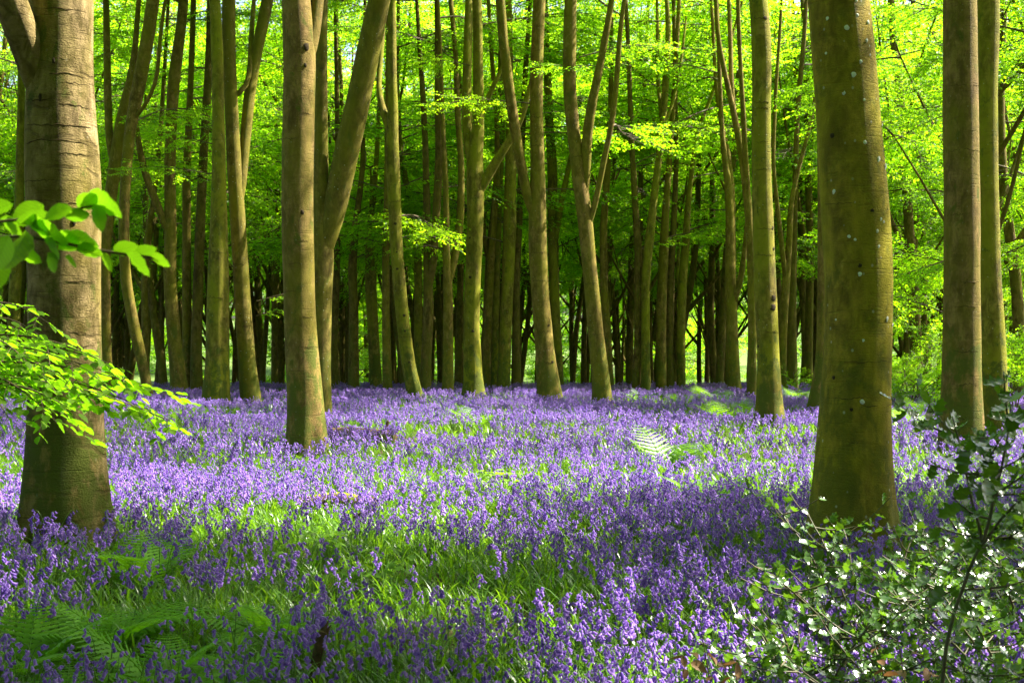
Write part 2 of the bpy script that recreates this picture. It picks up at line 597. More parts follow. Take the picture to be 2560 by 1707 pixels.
# ---------------------------------------------------------------- boughs: branch with flat sprays of beech leaves
def bough_mesh(seed, L=3.4, leaf=0.078, dens=1.0, droop=0.06):
    rs = np.random.default_rng(seed)
    mb = MB()
    n = 14
    t = np.linspace(0, 1, n)
    ph = rs.uniform(0, 6.28, 3)
    main = np.stack([t * L, 0.16 * np.sin(t * 4 + ph[0]) * t * L * 0.5, 0.30 * t * L - droop * (t * L) ** 2 + 0.04 * np.sin(t * 7 + ph[1]), 0.024 * (1 - t) + 0.004], 1)
    tube(mb, main, 5, 1, rough=0)
    C, A, N = [], [], []

    def leaves_along(p0, d, ln, step):
        k = max(1, int(ln / step))
        for q in range(k):
            s = (q + 0.7) / k
            sd = 1 if q % 2 else -1
            perp = np.cross(np.array([0, 0, 1.0]), d)
            perp /= np.linalg.norm(perp) + 1e-9
            a = d * 0.75 + perp * sd * 0.85 + rs.normal(0, 0.18, 3)
            a[2] -= 0.32
            C.append(p0 + d * ln * s - np.array([0, 0, 0.10 * (s * ln) ** 2]))
            A.append(a)
            N.append(np.array([0, 0, 1.0]) + rs.normal(0, 0.5, 3))
    ns = int(22 * dens)
    for q in range(ns):
        tt = 0.16 + 0.84 * (q + rs.uniform(-0.3, 0.3)) / ns
        p = np.array([np.interp(tt, t, main[:, k]) for k in range(3)])
        sd = 1 if q % 2 else -1
        an = R(rs.uniform(32, 66)) * sd
        d = np.array([math.cos(an), math.sin(an), rs.uniform(-0.35, 0.28)])
        d /= np.linalg.norm(d)
        ln = (0.35 + 1.15 * math.sin(math.pi * min(1, tt * 0.9 + 0.1)) ** 0.8) * rs.uniform(0.65, 1.2)
        pts = np.stack([p + d * ln * s - np.array([0, 0, 0.10 * (s * ln) ** 2]) for s in (0, 0.5, 1)])
        tube(mb, np.c_[pts, [0.009, 0.006, 0.003]], 3, 1, cap=False)
        leaves_along(p + d * ln * 0.25, d, ln * 0.75, 0.06)
        nt_ = int(ln / 0.14)
        for w in range(nt_):
            s = 0.22 + 0.75 * (w + 0.5) / nt_
            pp = p + d * ln * s - np.array([0, 0, 0.10 * (s * ln) ** 2])
            a2 = an + R(rs.uniform(30, 60)) * (1 if w % 2 else -1)
            d2 = np.array([math.cos(a2), math.sin(a2), rs.uniform(-0.5, 0.15)])
            d2 /= np.linalg.norm(d2)
            l2 = rs.uniform(0.14, 0.5) * (1.1 - 0.5 * s)
            if rs.uniform() < 0.10:
                continue
            leaves_along(pp, d2, l2, 0.046)
    C, A, N = map(np.array, (C, A, N))
    k = len(C)
    ln = leaf * rs.uniform(0.7, 1.25, k)
    leaf_batch(mb, C, A, N, ln, ln * rs.uniform(0.58, 0.75, k))
    return mb.mesh('bough', [M['leaf'], M['twig']])


BOUGHS = [bough_mesh(100 + k, L=3.0 + 0.15 * k, droop=0.045 + 0.008 * (k % 4)) for k in range(10)]


def sun_ground(p, z=0.3):
    q = p - SDIR * (p[2] - z) / SDIR[2]
    return q[0], q[1]


def lit_poly():
    out = []
    for (px, py) in [(-500, 1010), (230, 985), (650, 968), (1000, 975), (1450, 970), (1900, 985), (1890, 1075), (1700, 1215), (1400, 1320), (1080, 1350), (930, 1340), (640, 1270), (270, 1190), (-120, 1150), (-500, 1130)]:
        px, py = px * 1.08844, py * 1.08844
        d = (CAMH - 0.3) * FPX / (py - CY)
        out.append(((px - CX) / FPX * d, d))
    return out


POLY = lit_poly()


def inside(x, y):
    c = False
    n = len(POLY)
    for k in range(n):
        x1, y1 = POLY[k]
        x2, y2 = POLY[(k + 1) % n]
        if (y1 > y) != (y2 > y) and x < (x2 - x1) * (y - y1) / (y2 - y1) + x1:
            c = not c
    return c


SPOTS = [(1.8, 5.6, 1.7, 0.99), (-3.5, 6.9, 1.0, 0.98), (-1.9, 1.7, 0.7, 0.98), (9.5, 34, 2.5, 0.9), (-0.2, 6.2, 0.35, 0.5), (-5.4, 32.7, 1.7, 0.95), (-3.0, 29.6, 1.6, 0.95), (3.5, 27, 1.4, 0.95), (-9.5, 28.5, 1.7, 0.95), (1.0, 34, 1.2, 0.95), (-11.5, 31, 1.3, 0.95), (7.0, 24.5, 1.2, 0.95)]


def in_gap(p):
    """openings in the high canopy: 1 where sunlight reaches the floor"""
    x, y = sun_ground(p)
    if inside(x, y):
        return 0.97
    if x < -4.2 and 6.9 < y < 10.2:
        return 0.985
    for (a, b, r, q) in SPOTS:
        if (x - a) ** 2 + (y - b) ** 2 < r * r:
            return q
    if x > 9 and y > 20:
        return 0.75
    if y > 36:
        return 0.93
    return 0.0


def add_bough(tree, base, p, az, scale, tilt=0.0, rs=random):
    """bough object springing from world point p; base = tree's own origin"""
    o = link('bough', rs.choice(BOUGHS), tree, tuple(np.asarray(p) - np.asarray(base)), (rs.uniform(-0.25, 0.25), -tilt, az), scale)
    return o


def high_crown(tree, base, axis, n, hmin=10.5, hmax=21.0, scale=(1.25, 1.8), rs=random, gate=True, soft=1.0):
    """boughs of the tall crown, above the picture; axis rows (x,y,z)"""
    for k in range(n):
        h = rs.uniform(hmin, hmax)
        p = np.array([np.interp(h, axis[:, 2], axis[:, q]) for q in range(2)] + [min(h, axis[-1, 2])])
        az = rs.uniform(0, 6.283)
        sc = rs.uniform(*scale)
        mid = p + np.array([math.cos(az), math.sin(az), 0.1]) * 1.9 * sc
        reach = [p + np.array([math.cos(az) * a_ - math.sin(az) * b_, math.sin(az) * a_ + math.cos(az) * b_, 0]) * sc for a_, b_ in ((1.0, 0), (2.2, 0.9), (2.2, -0.9), (3.4, 0), (4.2, 0))]
        if any(q[1] > 0 and q[1] < 24 and abs(q[0]) < 0.40 * q[1] + 0.6 and q[2] < CAMH + 0.27 * q[1] + 1.2 for q in reach):
            continue
        if gate:
            o_ = np.array([math.cos(az), math.sin(az), 0.1]) * sc
            s_ = np.array([-math.sin(az), math.cos(az), 0.0]) * sc
            gp = max(in_gap(p + o_ * a_ + s_ * b_) for a_, b_ in ((0.7, 0), (1.8, 0), (2.9, 0), (1.6, 0.8), (1.6, -0.8), (2.4, 0.7), (2.4, -0.7)))
            if rs.random() < (gp * soft if gp == 0.97 else gp):
                continue
        add_bough(tree, base, p, az, sc, rs.uniform(-0.05, 0.3))


# ---------------------------------------------------------------- the beeches traced from the photograph
# crops: A/B/C scale 1.4257 from x0 = 0/600/1200, D scale 1.3632 from x0 = 1800
CROP = {'A': (0, 1.4257), 'B': (600, 1.4257), 'C': (1200, 1.4257), 'D': (1800, 1.3632)}


def trace(crop, pts, d, dd=0.0):
    x0, s = CROP[crop]
    out = []
    n = len(pts)
    for k, (x, y, w) in enumerate(pts):
        dist = d + dd * k / max(1, n - 1)
        p = at(x0 + x / s, y / s, dist)
        out.append([*p, 0.5 * w / s / FPX * dist])
    out = np.array(out)
    T = np.gradient(out[:, :3], axis=0)
    lean = np.abs(T[:, 2]) / (np.linalg.norm(T, axis=1) + 1e-9)
    out[:, 3] *= np.clip(lean, 0.55, 1.0)
    return out


def extend_up(P, top, seed=0):
    """carry a traced stem on above the picture, tapering"""
    rs = np.random.default_rng(seed)
    P = list(map(np.array, P))
    d = P[-1][:3] - P[-2][:3]
    d /= np.linalg.norm(d)
    p = P[-1].copy()
    r0 = p[3]
    z0 = p[2]
    while p[2] < top:
        d = d * 0.86 + np.array([0, 0, 0.14]) + rs.normal(0, 0.03, 3)
        d /= np.linalg.norm(d)
        p = p.copy()
        p[:3] += d * 0.9
        p[3] = max(0.03, r0 * (1 - 0.85 * (p[2] - z0) / (top - z0 + 1e-6)))
        P.append(p)
    return np.array(P)


def traced_tree(crop, stem, label, limbs=(), d=None, mat='bark', top=20.0, nseg=20, flare=0.6, lobes=5, high=12,
                low=0, low_h=(4.0, 11.0), low_az=None, group=None, limb_dd=None, name='beech_tree', seed=0, rough=0.03, base_y=None, lowscale=(0.7, 1.15)):
    x0, s = CROP[crop]
    yb = stem[0][1] / s
    if d is None:
        d = min(39.5, 1.42 * FPX / (yb - CY))
    P = trace(crop, stem, d)
    gz = float(ground_z(P[0, 0], d))
    foot = P[0].copy()
    foot[2] = gz - 0.08
    P = np.vstack([foot[None], P])
    if P[1, 2] < foot[2] + 0.12:
        P = np.delete(P, 1, 0)
    P = extend_up(P, top, seed)
    base = np.array([foot[0], d, gz])
    t = thing(name, tuple(base), label, 'tree', group)
    Q = resample(P, 0.16 if d < 22 else 0.3, 3 if d < 22 else 2)
    Q[0] = P[0]
    mb = MB()
    QL = Q.copy()
    QL[:, :3] -= base
    tube(mb, QL, nseg, 0, rough=rough, flare=flare, lobes=lobes, seed=seed + 5, flare_h=0.30 + 0.06 * (d < 22))
    link('trunk', mb.mesh('trunk', [M[mat]]), t)
    axes = [Q]
    for k, lm in enumerate(limbs):
        dd = (limb_dd[k] if limb_dd else random.uniform(-1.2, 1.5))
        LP = trace(crop, lm, d, dd)
        # root the limb inside the trunk
        z = LP[0, 2] - LP[0, 3] * 2.2
        root = np.array([np.interp(z, Q[:, 2], Q[:, q]) for q in range(2)] + [z, LP[0, 3]])
        LP = np.vstack([root[None], LP])
        if lm[-1][1] < 20:
            LP = extend_up(LP, top - 2.5 - k, seed + 31 + k)
        else:
            LP[-1, 3] = max(0.02, LP[-1, 3] * 0.6)
        LQ = resample(LP, 0.2 if d < 22 else 0.3, 3)
        mb = MB()
        LL = LQ.copy()
        LL[:, :3] -= base
        tube(mb, LL, max(8, nseg - 4), 0, rough=rough, seed=seed + 77 + k)
        link('limb', mb.mesh('limb', [M[mat]]), t)
        axes.append(LQ)
    ax = Q[:, :3]
    rs = random.Random(seed + 1000)
    high_crown(t, base, ax, high, rs=rs)
    for k in range(low):
        a = rs.choice(axes)
        h = rs.uniform(*low_h)
        zs = a[:, 2]
        h = min(max(h, zs[0]), zs[-1])
        p = np.array([np.interp(h, zs, a[:, q]) for q in range(2)] + [h])
        az = rs.uniform(*(low_az or (0, 6.283)))
        add_bough(t, base, p, az, rs.uniform(*lowscale), rs.uniform(-0.15, 0.2))
    return t, base, Q


AWAY = (R(-5), R(185))
# landmarks used in labels: bearing x/y and a phrase
MARKS = [(-0.345, 'the thick scarred trunk'), (-0.225, 'the olive swollen-footed beech'), (-0.195, 'the speckled leaning beech'), (-0.155, 'the smooth warm trunk'), (-0.125, 'the stout lichen-flecked limb'), (-0.09, 'the left-leaning mossy beech'),
         (-0.03, 'the knobbly moss-gilded beech'), (0.03, 'the two-stemmed grey beech'), (0.07, 'the slanting dark-footed beech'), (0.195, 'the straight knotted beech'), (0.26, 'the massive lichen-spotted trunk'), (0.345, 'the fluted brown trunk'), (0.375, 'the mossy green-edged beech')]


def behind(x, y):
    b = x / y
    d = sorted(MARKS, key=lambda m: abs(m[0] - b))
    if abs(d[0][0] - b) < 0.012:
        return 'behind ' + d[0][1]
    left = [m for m in MARKS if m[0] < b]
    right = [m for m in MARKS if m[0] >= b]
    if left and right:
        return 'between %s and %s' % (left[-1][1], right[0][1])
    return 'beyond ' + d[0][1]


# T1: big scarred trunk on the left
T1, T1b, T1Q = traced_tree('A', [(232, 1890, 300), (230, 1820, 290), (230, 1700, 275), (232, 1560, 262), (232, 1350, 256), (230, 1100, 252), (228, 900, 250), (226, 650, 266), (218, 500, 256), (214, 380, 236), (215, 260, 222), (216, 130, 220), (216, 0, 226)],
    'thick scarred beech trunk with a pale limb forking left, beside the leafy sapling',
    limbs=[[(152, 350, 120), (125, 240, 128), (82, 120, 132), (38, 0, 136), (-20, -130, 130)]], limb_dd=[-0.45], d=9.6, mat='bark_left', nseg=56, flare=0.42, lobes=5, top=19, seed=11, rough=0.022, high=10)
# T2: smooth warm trunk
T2, T2b, T2Q = traced_tree('B', [(240, 1600, 146), (238, 1500, 134), (230, 1380, 124), (216, 1200, 114), (210, 1000, 110), (205, 800, 112), (205, 600, 112), (208, 400, 112), (213, 230, 116), (208, 100, 112), (200, 0, 100)],
    'smooth warm-brown beech trunk rising from the bluebells with a sunlit right flank',
    limbs=[[(246, 200, 62), (262, 120, 54), (276, 0, 46)]], limb_dd=[0.1], d=17.4, mat='bark_warm', nseg=40, flare=0.28, top=21, seed=12, rough=0.02, high=12)
# T3: V-shaped beech behind it
T3, T3b, T3Q = traced_tree('B', [(288, 1475, 80), (287, 1300, 74), (288, 1100, 76), (292, 930, 84), (296, 830, 84), (290, 740, 60), (289, 600, 52), (289, 400, 46), (290, 200, 42), (292, 0, 40)],
    'forked beech with a stout lichen-flecked limb leaning right, behind the smooth warm trunk',
    limbs=[[(330, 800, 80), (362, 620, 94), (398, 460, 92), (428, 330, 90), (455, 200, 88), (484, 60, 86), (496, 0, 84)]], limb_dd=[-0.6], d=24.5, mat='bark_olive', nseg=30, flare=0.2, seed=13, rough=0.025, high=12)
T4 = traced_tree('B', [(628, 1425, 56), (600, 1300, 50), (575, 1100, 48), (558, 900, 46), (552, 750, 46), (545, 600, 50), (541, 480, 44), (547, 380, 34), (540, 250, 32), (542, 100, 32), (540, 0, 30)],
    'mossy beech leaning left from its foot, forked into a bleached stub limb above',
    limbs=[[(522, 440, 36), (498, 360, 25), (490, 300, 22), (504, 200, 20), (510, 90, 18), (512, 0, 16)]], mat='bark_mossy', seed=14, low=1, low_az=AWAY, rough=0.035)
T5 = traced_tree('B', [(830, 1412, 76), (828, 1300, 62), (825, 1100, 58), (835, 900, 58), (840, 750, 62), (838, 650, 64), (832, 570, 62), (850, 470, 42), (851, 350, 38), (848, 200, 34), (845, 0, 34)],
    'knobbly moss-gilded beech with several forks and a bright mossy limb reaching right',
    limbs=[[(822, 560, 44), (810, 470, 40), (808, 300, 34), (812, 150, 32), (818, 0, 30)], [(868, 660, 42), (895, 600, 40), (930, 550, 36), (960, 500, 32), (1000, 440, 28), (1022, 360, 22), (1050, 240, 18)], [(858, 400, 26), (885, 345, 22), (918, 285, 17), (950, 200, 12)]],
    mat='bark_mossy', seed=15, low=1, low_az=AWAY, rough=0.05)
T6 = traced_tree('C', [(252, 1425, 92), (235, 1300, 72), (218, 1100, 62), (206, 900, 64), (204, 770, 64), (206, 600, 50), (200, 400, 48), (203, 200, 46), (212, 0, 44)],
    'grey-green beech splitting low into two tall stems, the left one bowed outward',
    limbs=[[(182, 750, 38), (162, 680, 36), (140, 550, 36), (115, 400, 38), (95, 250, 36), (80, 120, 36), (72, 0, 34)]], limb_dd=[-0.6], mat='bark', seed=16, low=1, low_az=AWAY, rough=0.03)
T7 = traced_tree('C', [(438, 1442, 66), (425, 1300, 60), (405, 1100, 55), (385, 900, 52), (372, 760, 56), (350, 600, 52), (330, 450, 46), (318, 300, 46), (320, 150, 46), (322, 0, 44)],
    'slanting beech with a dark mossy foot and two thinner limbs curving up its right side',
    limbs=[[(382, 680, 30), (376, 520, 38), (395, 380, 36), (425, 250, 28), (450, 120, 26), (470, 0, 20)], [(398, 800, 22), (416, 700, 22), (440, 580, 22), (475, 420, 20), (490, 250, 20), (500, 90, 18), (515, 0, 16)]],
    mat='bark', seed=17, low=1, low_az=AWAY, rough=0.035)
T8 = traced_tree('D', [(166, 1445, 104), (166, 1350, 84), (165, 1200, 75), (155, 1000, 76), (148, 800, 72), (142, 600, 65), (140, 400, 62), (142, 200, 66), (140, 100, 65), (130, 0, 62)],
    'straight single-stemmed beech with dark knots, left of the massive lichen-spotted trunk',
    mat='bark_mossy', seed=18, nseg=28, flare=0.4, rough=0.03)
T9, T9b, T9Q = traced_tree('D', [(456, 1880, 300), (452, 1800, 288), (455, 1700, 268), (456, 1500, 244), (464, 1300, 228), (474, 1100, 223), (473, 900, 230), (460, 700, 230), (444, 500, 218), (431, 300, 213), (414, 100, 212), (404, 0, 203)],
    'massive olive beech trunk dotted with white lichen, standing behind the holly',
    d=9.2, mat='bark_lichen', nseg=56, flare=0.30, top=20, seed=19, rough=0.012, high=10)
T10 = traced_tree('D', [(824, 1540, 158), (824, 1450, 146), (824, 1300, 130), (824, 1000, 119), (824, 700, 118), (821, 400, 118), (818, 100, 114), (818, 0, 110)],
    'fluted brown beech trunk with faint bark rings, right of the massive spotted trunk',
    d=17.6, mat='bark_warm', nseg=36, flare=0.1, seed=20, rough=0.02, high=10)
T11 = traced_tree('D', [(936, 1470, 94), (930, 1200, 90), (917, 900, 76), (912, 600, 70), (910, 300, 70), (912, 100, 78), (912, 0, 80)],
    'green-edged mossy beech just behind the fluted brown trunk',
    d=21.0, mat='bark_mossy', nseg=30, flare=0.15, seed=21, rough=0.02, high=10)
T12 = traced_tree('A', [(768, 1432, 104), (775, 1300, 85), (778, 1000, 76), (780, 800, 60), (780, 600, 48), (778, 400, 42), (775, 200, 44), (765, 0, 40)],
    'olive beech with a broad swollen foot, touching the speckled trunk on its right',
    mat='bark_mossy', seed=22, nseg=26, flare=0.12)
T13 = traced_tree('A', [(895, 1428, 78), (880, 1300, 62), (860, 1000, 55), (848, 800, 55), (836, 600, 52), (825, 400, 48), (816, 200, 48), (815, 0, 48)],
    'speckled beech leaning left, with a tall limb swinging up to its right',
    limbs=[[(858, 700, 36), (868, 580, 35), (880, 420, 40), (900, 250, 42), (930, 120, 42), (955, 0, 45)], [(888, 330, 20), (893, 180, 20), (900, 60, 20), (905, 0, 18)]], mat='bark_olive', seed=23, nseg=24, flare=0.15, low=1, low_az=AWAY)
A2 = traced_tree('A', [(530, 1395, 34), (505, 1280, 40), (480, 1180, 40), (447, 1000, 38), (440, 800, 38), (450, 600, 38), (465, 450, 40), (500, 280, 50), (530, 120, 45), (545, 0, 45)],
    'sinuous beech sweeping right at the top, with a pale sunlit lower curve',
    limbs=[[(478, 420, 26), (515, 385, 20), (550, 330, 16), (565, 250, 15), (570, 120, 14), (590, 0, 12)]], d=33.0, seed=24, low=2, low_az=AWAY)
A3 = traced_tree('A', [(388, 1400, 38), (378, 1240, 36), (372, 900, 40), (400, 650, 45), (430, 440, 42), (463, 300, 32), (480, 200, 22), (490, 60, 18), (495, 0, 16)],
    'bowed beech partly hidden by the thick scarred trunk, curving in to the sinuous one',
    limbs=[[(392, 560, 26), (386, 400, 28), (382, 250, 26), (380, 100, 24), (378, 0, 22)]], d=35.0, seed=25, low=3, low_az=AWAY)
A4 = traced_tree('A', [(642, 1402, 60), (620, 1200, 48), (605, 1000, 45), (608, 800, 42), (605, 600, 40), (612, 400, 40), (620, 280, 44), (645, 100, 35), (655, 0, 35)],
    'dark beech with a crooked elbow limb on its left, near the olive swollen-footed one',
    limbs=[[(592, 810, 30), (560, 730, 30), (515, 620, 28), (490, 500, 22), (485, 400, 14)]], limb_dd=[-0.5], seed=26, low=2, low_az=AWAY)
SLIM = ('slim straight beech along the far edge of the bluebells', 'slim straight beeches at the far edge')
SLIMF = ('slim forked beech along the far edge of the bluebells', 'slim forked beeches at the far edge')
slim = [
    ('A', [(670, 1395, 42), (665, 1000, 32), (665, 800, 30), (665, 600, 28), (680, 300, 22), (690, 0, 20)], []),
    ('A', [(700, 1396, 46), (700, 1200, 38), (710, 900, 36), (720, 650, 34), (735, 400, 30), (745, 200, 26), (750, 0, 22)], []),
    ('A', [(50, 1395, 46), (50, 1100, 44), (70, 700, 32), (76, 300, 26), (80, 0, 20)], []),
    ('A', [(520, 1390, 30), (515, 1000, 24), (530, 800, 22), (545, 740, 18), (570, 500, 16), (590, 200, 14), (600, 0, 12)], []),
    ('B', [(405, 1392, 40), (405, 1100, 34), (400, 950, 32), (412, 800, 25), (438, 600, 18), (440, 300, 14), (445, 0, 12)], []),
    ('B', [(487, 1387, 45), (475, 1200, 40), (465, 1000, 40), (460, 850, 26), (485, 600, 18), (500, 300, 14), (505, 0, 12)], [[(452, 940, 22), (455, 860, 18), (470, 760, 14), (465, 600, 10)]]),
    ('B', [(526, 1396, 36), (520, 1100, 27), (520, 900, 27), (525, 700, 26), (528, 500, 24), (530, 200, 20), (530, 0, 18)], []),
    ('B', [(660, 1396, 42), (665, 1250, 38), (672, 1100, 38), (668, 900, 28), (665, 700, 24), (660, 500, 22), (650, 300, 20), (640, 180, 16), (630, 0, 13)], [[(684, 1000, 28), (692, 900, 28), (700, 750, 28), (712, 550, 30), (705, 400, 22), (703, 200, 18), (700, 0, 15)]]),
    ('B', [(635, 1384, 30), (635, 1150, 28), (635, 900, 28), (615, 750, 25), (590, 650, 25), (572, 540, 18), (560, 300, 14), (565, 0, 12)], []),
    ('B', [(740, 1402, 42), (742, 1200, 35), (742, 1050, 36), (735, 900, 26), (735, 700, 21), (725, 500, 18), (715, 200, 14), (705, 0, 12)], [[(755, 980, 28), (768, 910, 28), (785, 800, 28), (790, 600, 22), (775, 400, 22), (770, 200, 18), (750, 0, 18)]]),
    ('B', [(876, 1388, 32), (880, 1100, 28), (890, 900, 28), (905, 750, 22), (915, 600, 18), (925, 300, 14), (930, 0, 12)], [[(876, 920, 18), (868, 840, 16), (872, 760, 12)]]),
    ('B', [(906, 1386, 26), (915, 1000, 22), (925, 700, 20), (935, 500, 18), (940, 200, 16), (938, 0, 14)], []),
    ('B', [(935, 1392, 44), (950, 1100, 40), (955, 800, 34), (960, 600, 30), (962, 300, 24), (960, 0, 20)], []),
    ('B', [(335, 1388, 32), (335, 1200, 28), (345, 950, 25), (350, 700, 20), (345, 300, 16), (340, 0, 14)], []),
    ('C', [(285, 1384, 30), (275, 1200, 32), (262, 1000, 32), (258, 800, 32), (258, 600, 35), (245, 400, 30), (238, 200, 26), (230, 0, 22)], [[(268, 860, 24), (285, 750, 24), (305, 640, 20), (340, 500, 18), (350, 400, 12)]]),
    ('C', [(460, 1388, 32), (455, 1200, 30), (440, 1000, 28), (440, 800, 28), (452, 650, 24), (465, 400, 18), (470, 0, 14)], []),
    ('C', [(130, 1386, 36), (128, 1200, 30), (130, 950, 28), (140, 800, 24), (150, 500, 20), (165, 200, 18), (180, 0, 15)], []),
    ('C', [(85, 1392, 46), (90, 1200, 44), (100, 1000, 42), (110, 800, 40), (112, 600, 34), (105, 300, 28), (100, 0, 22)], []),
    ('C', [(22, 1390, 30), (30, 1100, 28), (45, 850, 24), (60, 650, 20), (62, 450, 18), (45, 250, 16), (30, 0, 14)], []),
    ('C', [(558, 1392, 36), (565, 1200, 30), (565, 900, 28), (555, 760, 24), (540, 500, 20), (530, 200, 16), (520, 0, 14)], []),
    ('C', [(592, 1393, 34), (590, 1200, 30), (590, 1000, 30), (605, 850, 34), (620, 700, 28), (640, 550, 25), (655, 400, 24), (665, 250, 24), (672, 100, 18), (665, 0, 15)], [[(648, 440, 16), (638, 330, 14), (630, 250, 14), (635, 100, 12), (630, 0, 10)], [(668, 440, 14), (695, 340, 13), (720, 200, 12), (735, 60, 10)]]),
    ('C', [(645, 1390, 38), (645, 1100, 36), (655, 900, 34), (662, 750, 26), (680, 500, 20), (700, 200, 16), (710, 0, 14)], []),
    ('C', [(676, 1388, 30), (675, 1100, 26), (690, 800, 22), (700, 600, 18), (695, 300, 16), (690, 0, 14)], []),
    ('C', [(718, 1388, 32), (715, 1200, 32), (722, 1000, 32), (735, 850, 28), (742, 720, 20), (770, 480, 16), (830, 330, 12)], [[(708, 1060, 20), (702, 960, 18), (712, 850, 14)]]),
    ('C', [(892, 1392, 36), (895, 1200, 38), (895, 900, 35), (895, 700, 30), (885, 560, 22), (860, 440, 18), (840, 300, 14), (825, 0, 12)], []),
]
for k, (c, stem, limbs) in enumerate(slim):
    lb = SLIMF if limbs else SLIM
    x0_, s_ = CROP[c]
    w_ = behind((x0_ + stem[0][0] / s_ - CX) / FPX, 1.0)
    lb = ('slim %s beech %s' % ('forked' if limbs else 'straight', w_), 'slim %s beeches %s' % ('forked' if limbs else 'straight', w_))
    traced_tree(c, stem, lb[0], limbs, group=lb[1], seed=40 + k, nseg=14, flare=0.25, mat=('bark', 'bark_far', 'bark_mossy')[k % 3], low=7, low_az=AWAY, high=4, low_h=(3.5, 13), rough=0.045)
traced_tree('D', [(50, 1338, 44), (45, 1200, 40), (38, 1050, 42), (35, 900, 34), (34, 700, 30), (25, 600, 24), (10, 500, 18), (0, 300, 14), (-10, 0, 12)],
    'forked beech with a pale patch at its elbow, left of the straight knotted trunk', [[(58, 1020, 26), (72, 940, 22), (85, 860, 18), (88, 760, 12)]], seed=81, nseg=16, low=2, low_az=AWAY)
traced_tree('D', [(108, 1362, 34), (110, 1200, 30), (110, 1000, 32), (104, 800, 30), (88, 620, 26), (60, 450, 22), (35, 330, 20), (12, 230, 18), (-8, 130, 16), (-15, 0, 15)],
    'beech curving strongly left into wavy upper stems, beside the straight knotted trunk', [[(96, 660, 22), (84, 500, 20), (80, 400, 18), (68, 200, 15), (60, 0, 14)], [(48, 400, 18), (38, 300, 18), (36, 150, 16), (30, 0, 14)]], seed=82, nseg=16, d=32, low=1, low_az=AWAY)
traced_tree('D', [(212, 1325, 24), (215, 1100, 30), (226, 950, 28), (236, 830, 22), (240, 700, 18), (265, 580, 16), (300, 460, 14), (322, 350, 12)],
    'thin beech forked like a slingshot between the knotted and the lichen-spotted trunks', [[(222, 940, 20), (212, 850, 18), (195, 700, 15), (180, 560, 13), (190, 300, 12), (205, 100, 11), (210, 0, 10)]], seed=83, nseg=14, d=37, low=3, low_az=AWAY)
traced_tree('D', [(246, 1315, 40), (245, 1100, 30), (250, 900, 24), (255, 700, 20), (262, 400, 18), (285, 150, 16), (295, 0, 14)],
    'dark shaded beech behind the slingshot-forked one', seed=84, nseg=14, d=38, low=3, low_az=AWAY, mat='bark_far')
traced_tree('D', [(322, 1412, 56), (345, 1250, 38), (350, 1000, 36), (350, 700, 34), (345, 400, 30), (500, 0, 22)][:5] + [(342, 0, 26)],
    'reddish-brown beech half hidden behind the massive lichen-spotted trunk', seed=85, nseg=18, d=26, mat='bark_warm')

# leafy sprays that show in front of the trunks (display pixels)
T3T = (T3, T3b, T3Q)
for (tr, px, py, az, sc) in [(T13, 590, 690, 0.2, 0.42), (T13, 588, 725, -0.3, 0.36), (T6, 1240, 262, 0.3, 0.40), (T7, 1330, 130, 0.1, 0.6), (T7, 1400, 160, 2.9, 0.5), (T6, 1236, 205, 0.1, 0.3), 
                             (T4, 920, 545, 0.4, 0.3), (T5, 1095, 60, 0.3, 0.6), (T5, 1080, 150, 2.9, 0.45), (T12, 485, 400, 3.0, 0.55), (T12, 488, 330, 3.4, 0.5), (A4, 425, 410, 0.2, 0.5), (A4, 428, 300, 0.4, 0.6)]:
    tt, bb, qq = tr
    add_bough(tt, bb, dpt(px, py, bb[1]), az, sc, 0.0)
# small broken boughs that dapple the sunlight
for k, tr in enumerate((T8, (T9, T9b, T9Q), T10, T11)):
    high_crown(tr[0], tr[1], tr[2][:, :3], 30, 7.5, 19, (0.35, 0.75), random.Random(700 + k), soft=0.62)
# trees standing outside the picture whose crowns shade the front of the wood
for k, (x, y) in enumerate([(11.0, 12.6), (14.2, 12.0), (9.6, 9.4), (13.2, 8.4), (8.6, 11.4), (12.6, 10.6), (16.5, 12.5), (10.5, 7.0), (7.6, 4.0), (14.0, 4.5), (-9.5, 9.0), (-13.5, 16), (-8, 2.0), (4.5, -3.5), (-3, -5), (9, -6), (-9, -7), (1, -10), (15, -3), (-15, 3), (-17, 11), (-18, 22), (-5.5, -12), (8, -14), (-15, -8), (20, 6), (-20, 30)]):
    rs = random.Random(300 + k)
    base = np.array([x, y, float(ground_z(x, y))])
    P = [[x, y, base[2] - 0.1, 0.30]]
    for h in np.linspace(1, 20, 12):
        P.append([x + rs.uniform(-0.25, 0.25), y + rs.uniform(-0.25, 0.25), h, 0.28 * (1 - h / 23)])
    Q = resample(P, 0.5, 3)
    t = thing('beech_tree', tuple(base), 'tall shade beech standing outside the view around the near bluebells', 'tree', 'beeches around the viewpoint')
    QL = Q.copy()
    QL[:, :3] -= base
    mb = MB()
    tube(mb, QL, 16, 0, rough=0.03, flare=0.4, lobes=5, seed=k)
    link('trunk', mb.mesh('trunk', [M['bark']]), t)
    high_crown(t, base, Q[:, :3], 110 if (x > 5 and y > 3) else 46 if y < 3 else 26, 3.0 if y < 3 else 9.0, 20, (0.6, 1.1) if (x > 5 and y > 3) else (1.4, 2.1), rs)
    if x > 5 and y > 3:
        high_crown(t, base, Q[:, :3], 16, 9, 19, (0.35, 0.7), rs, soft=0.7)


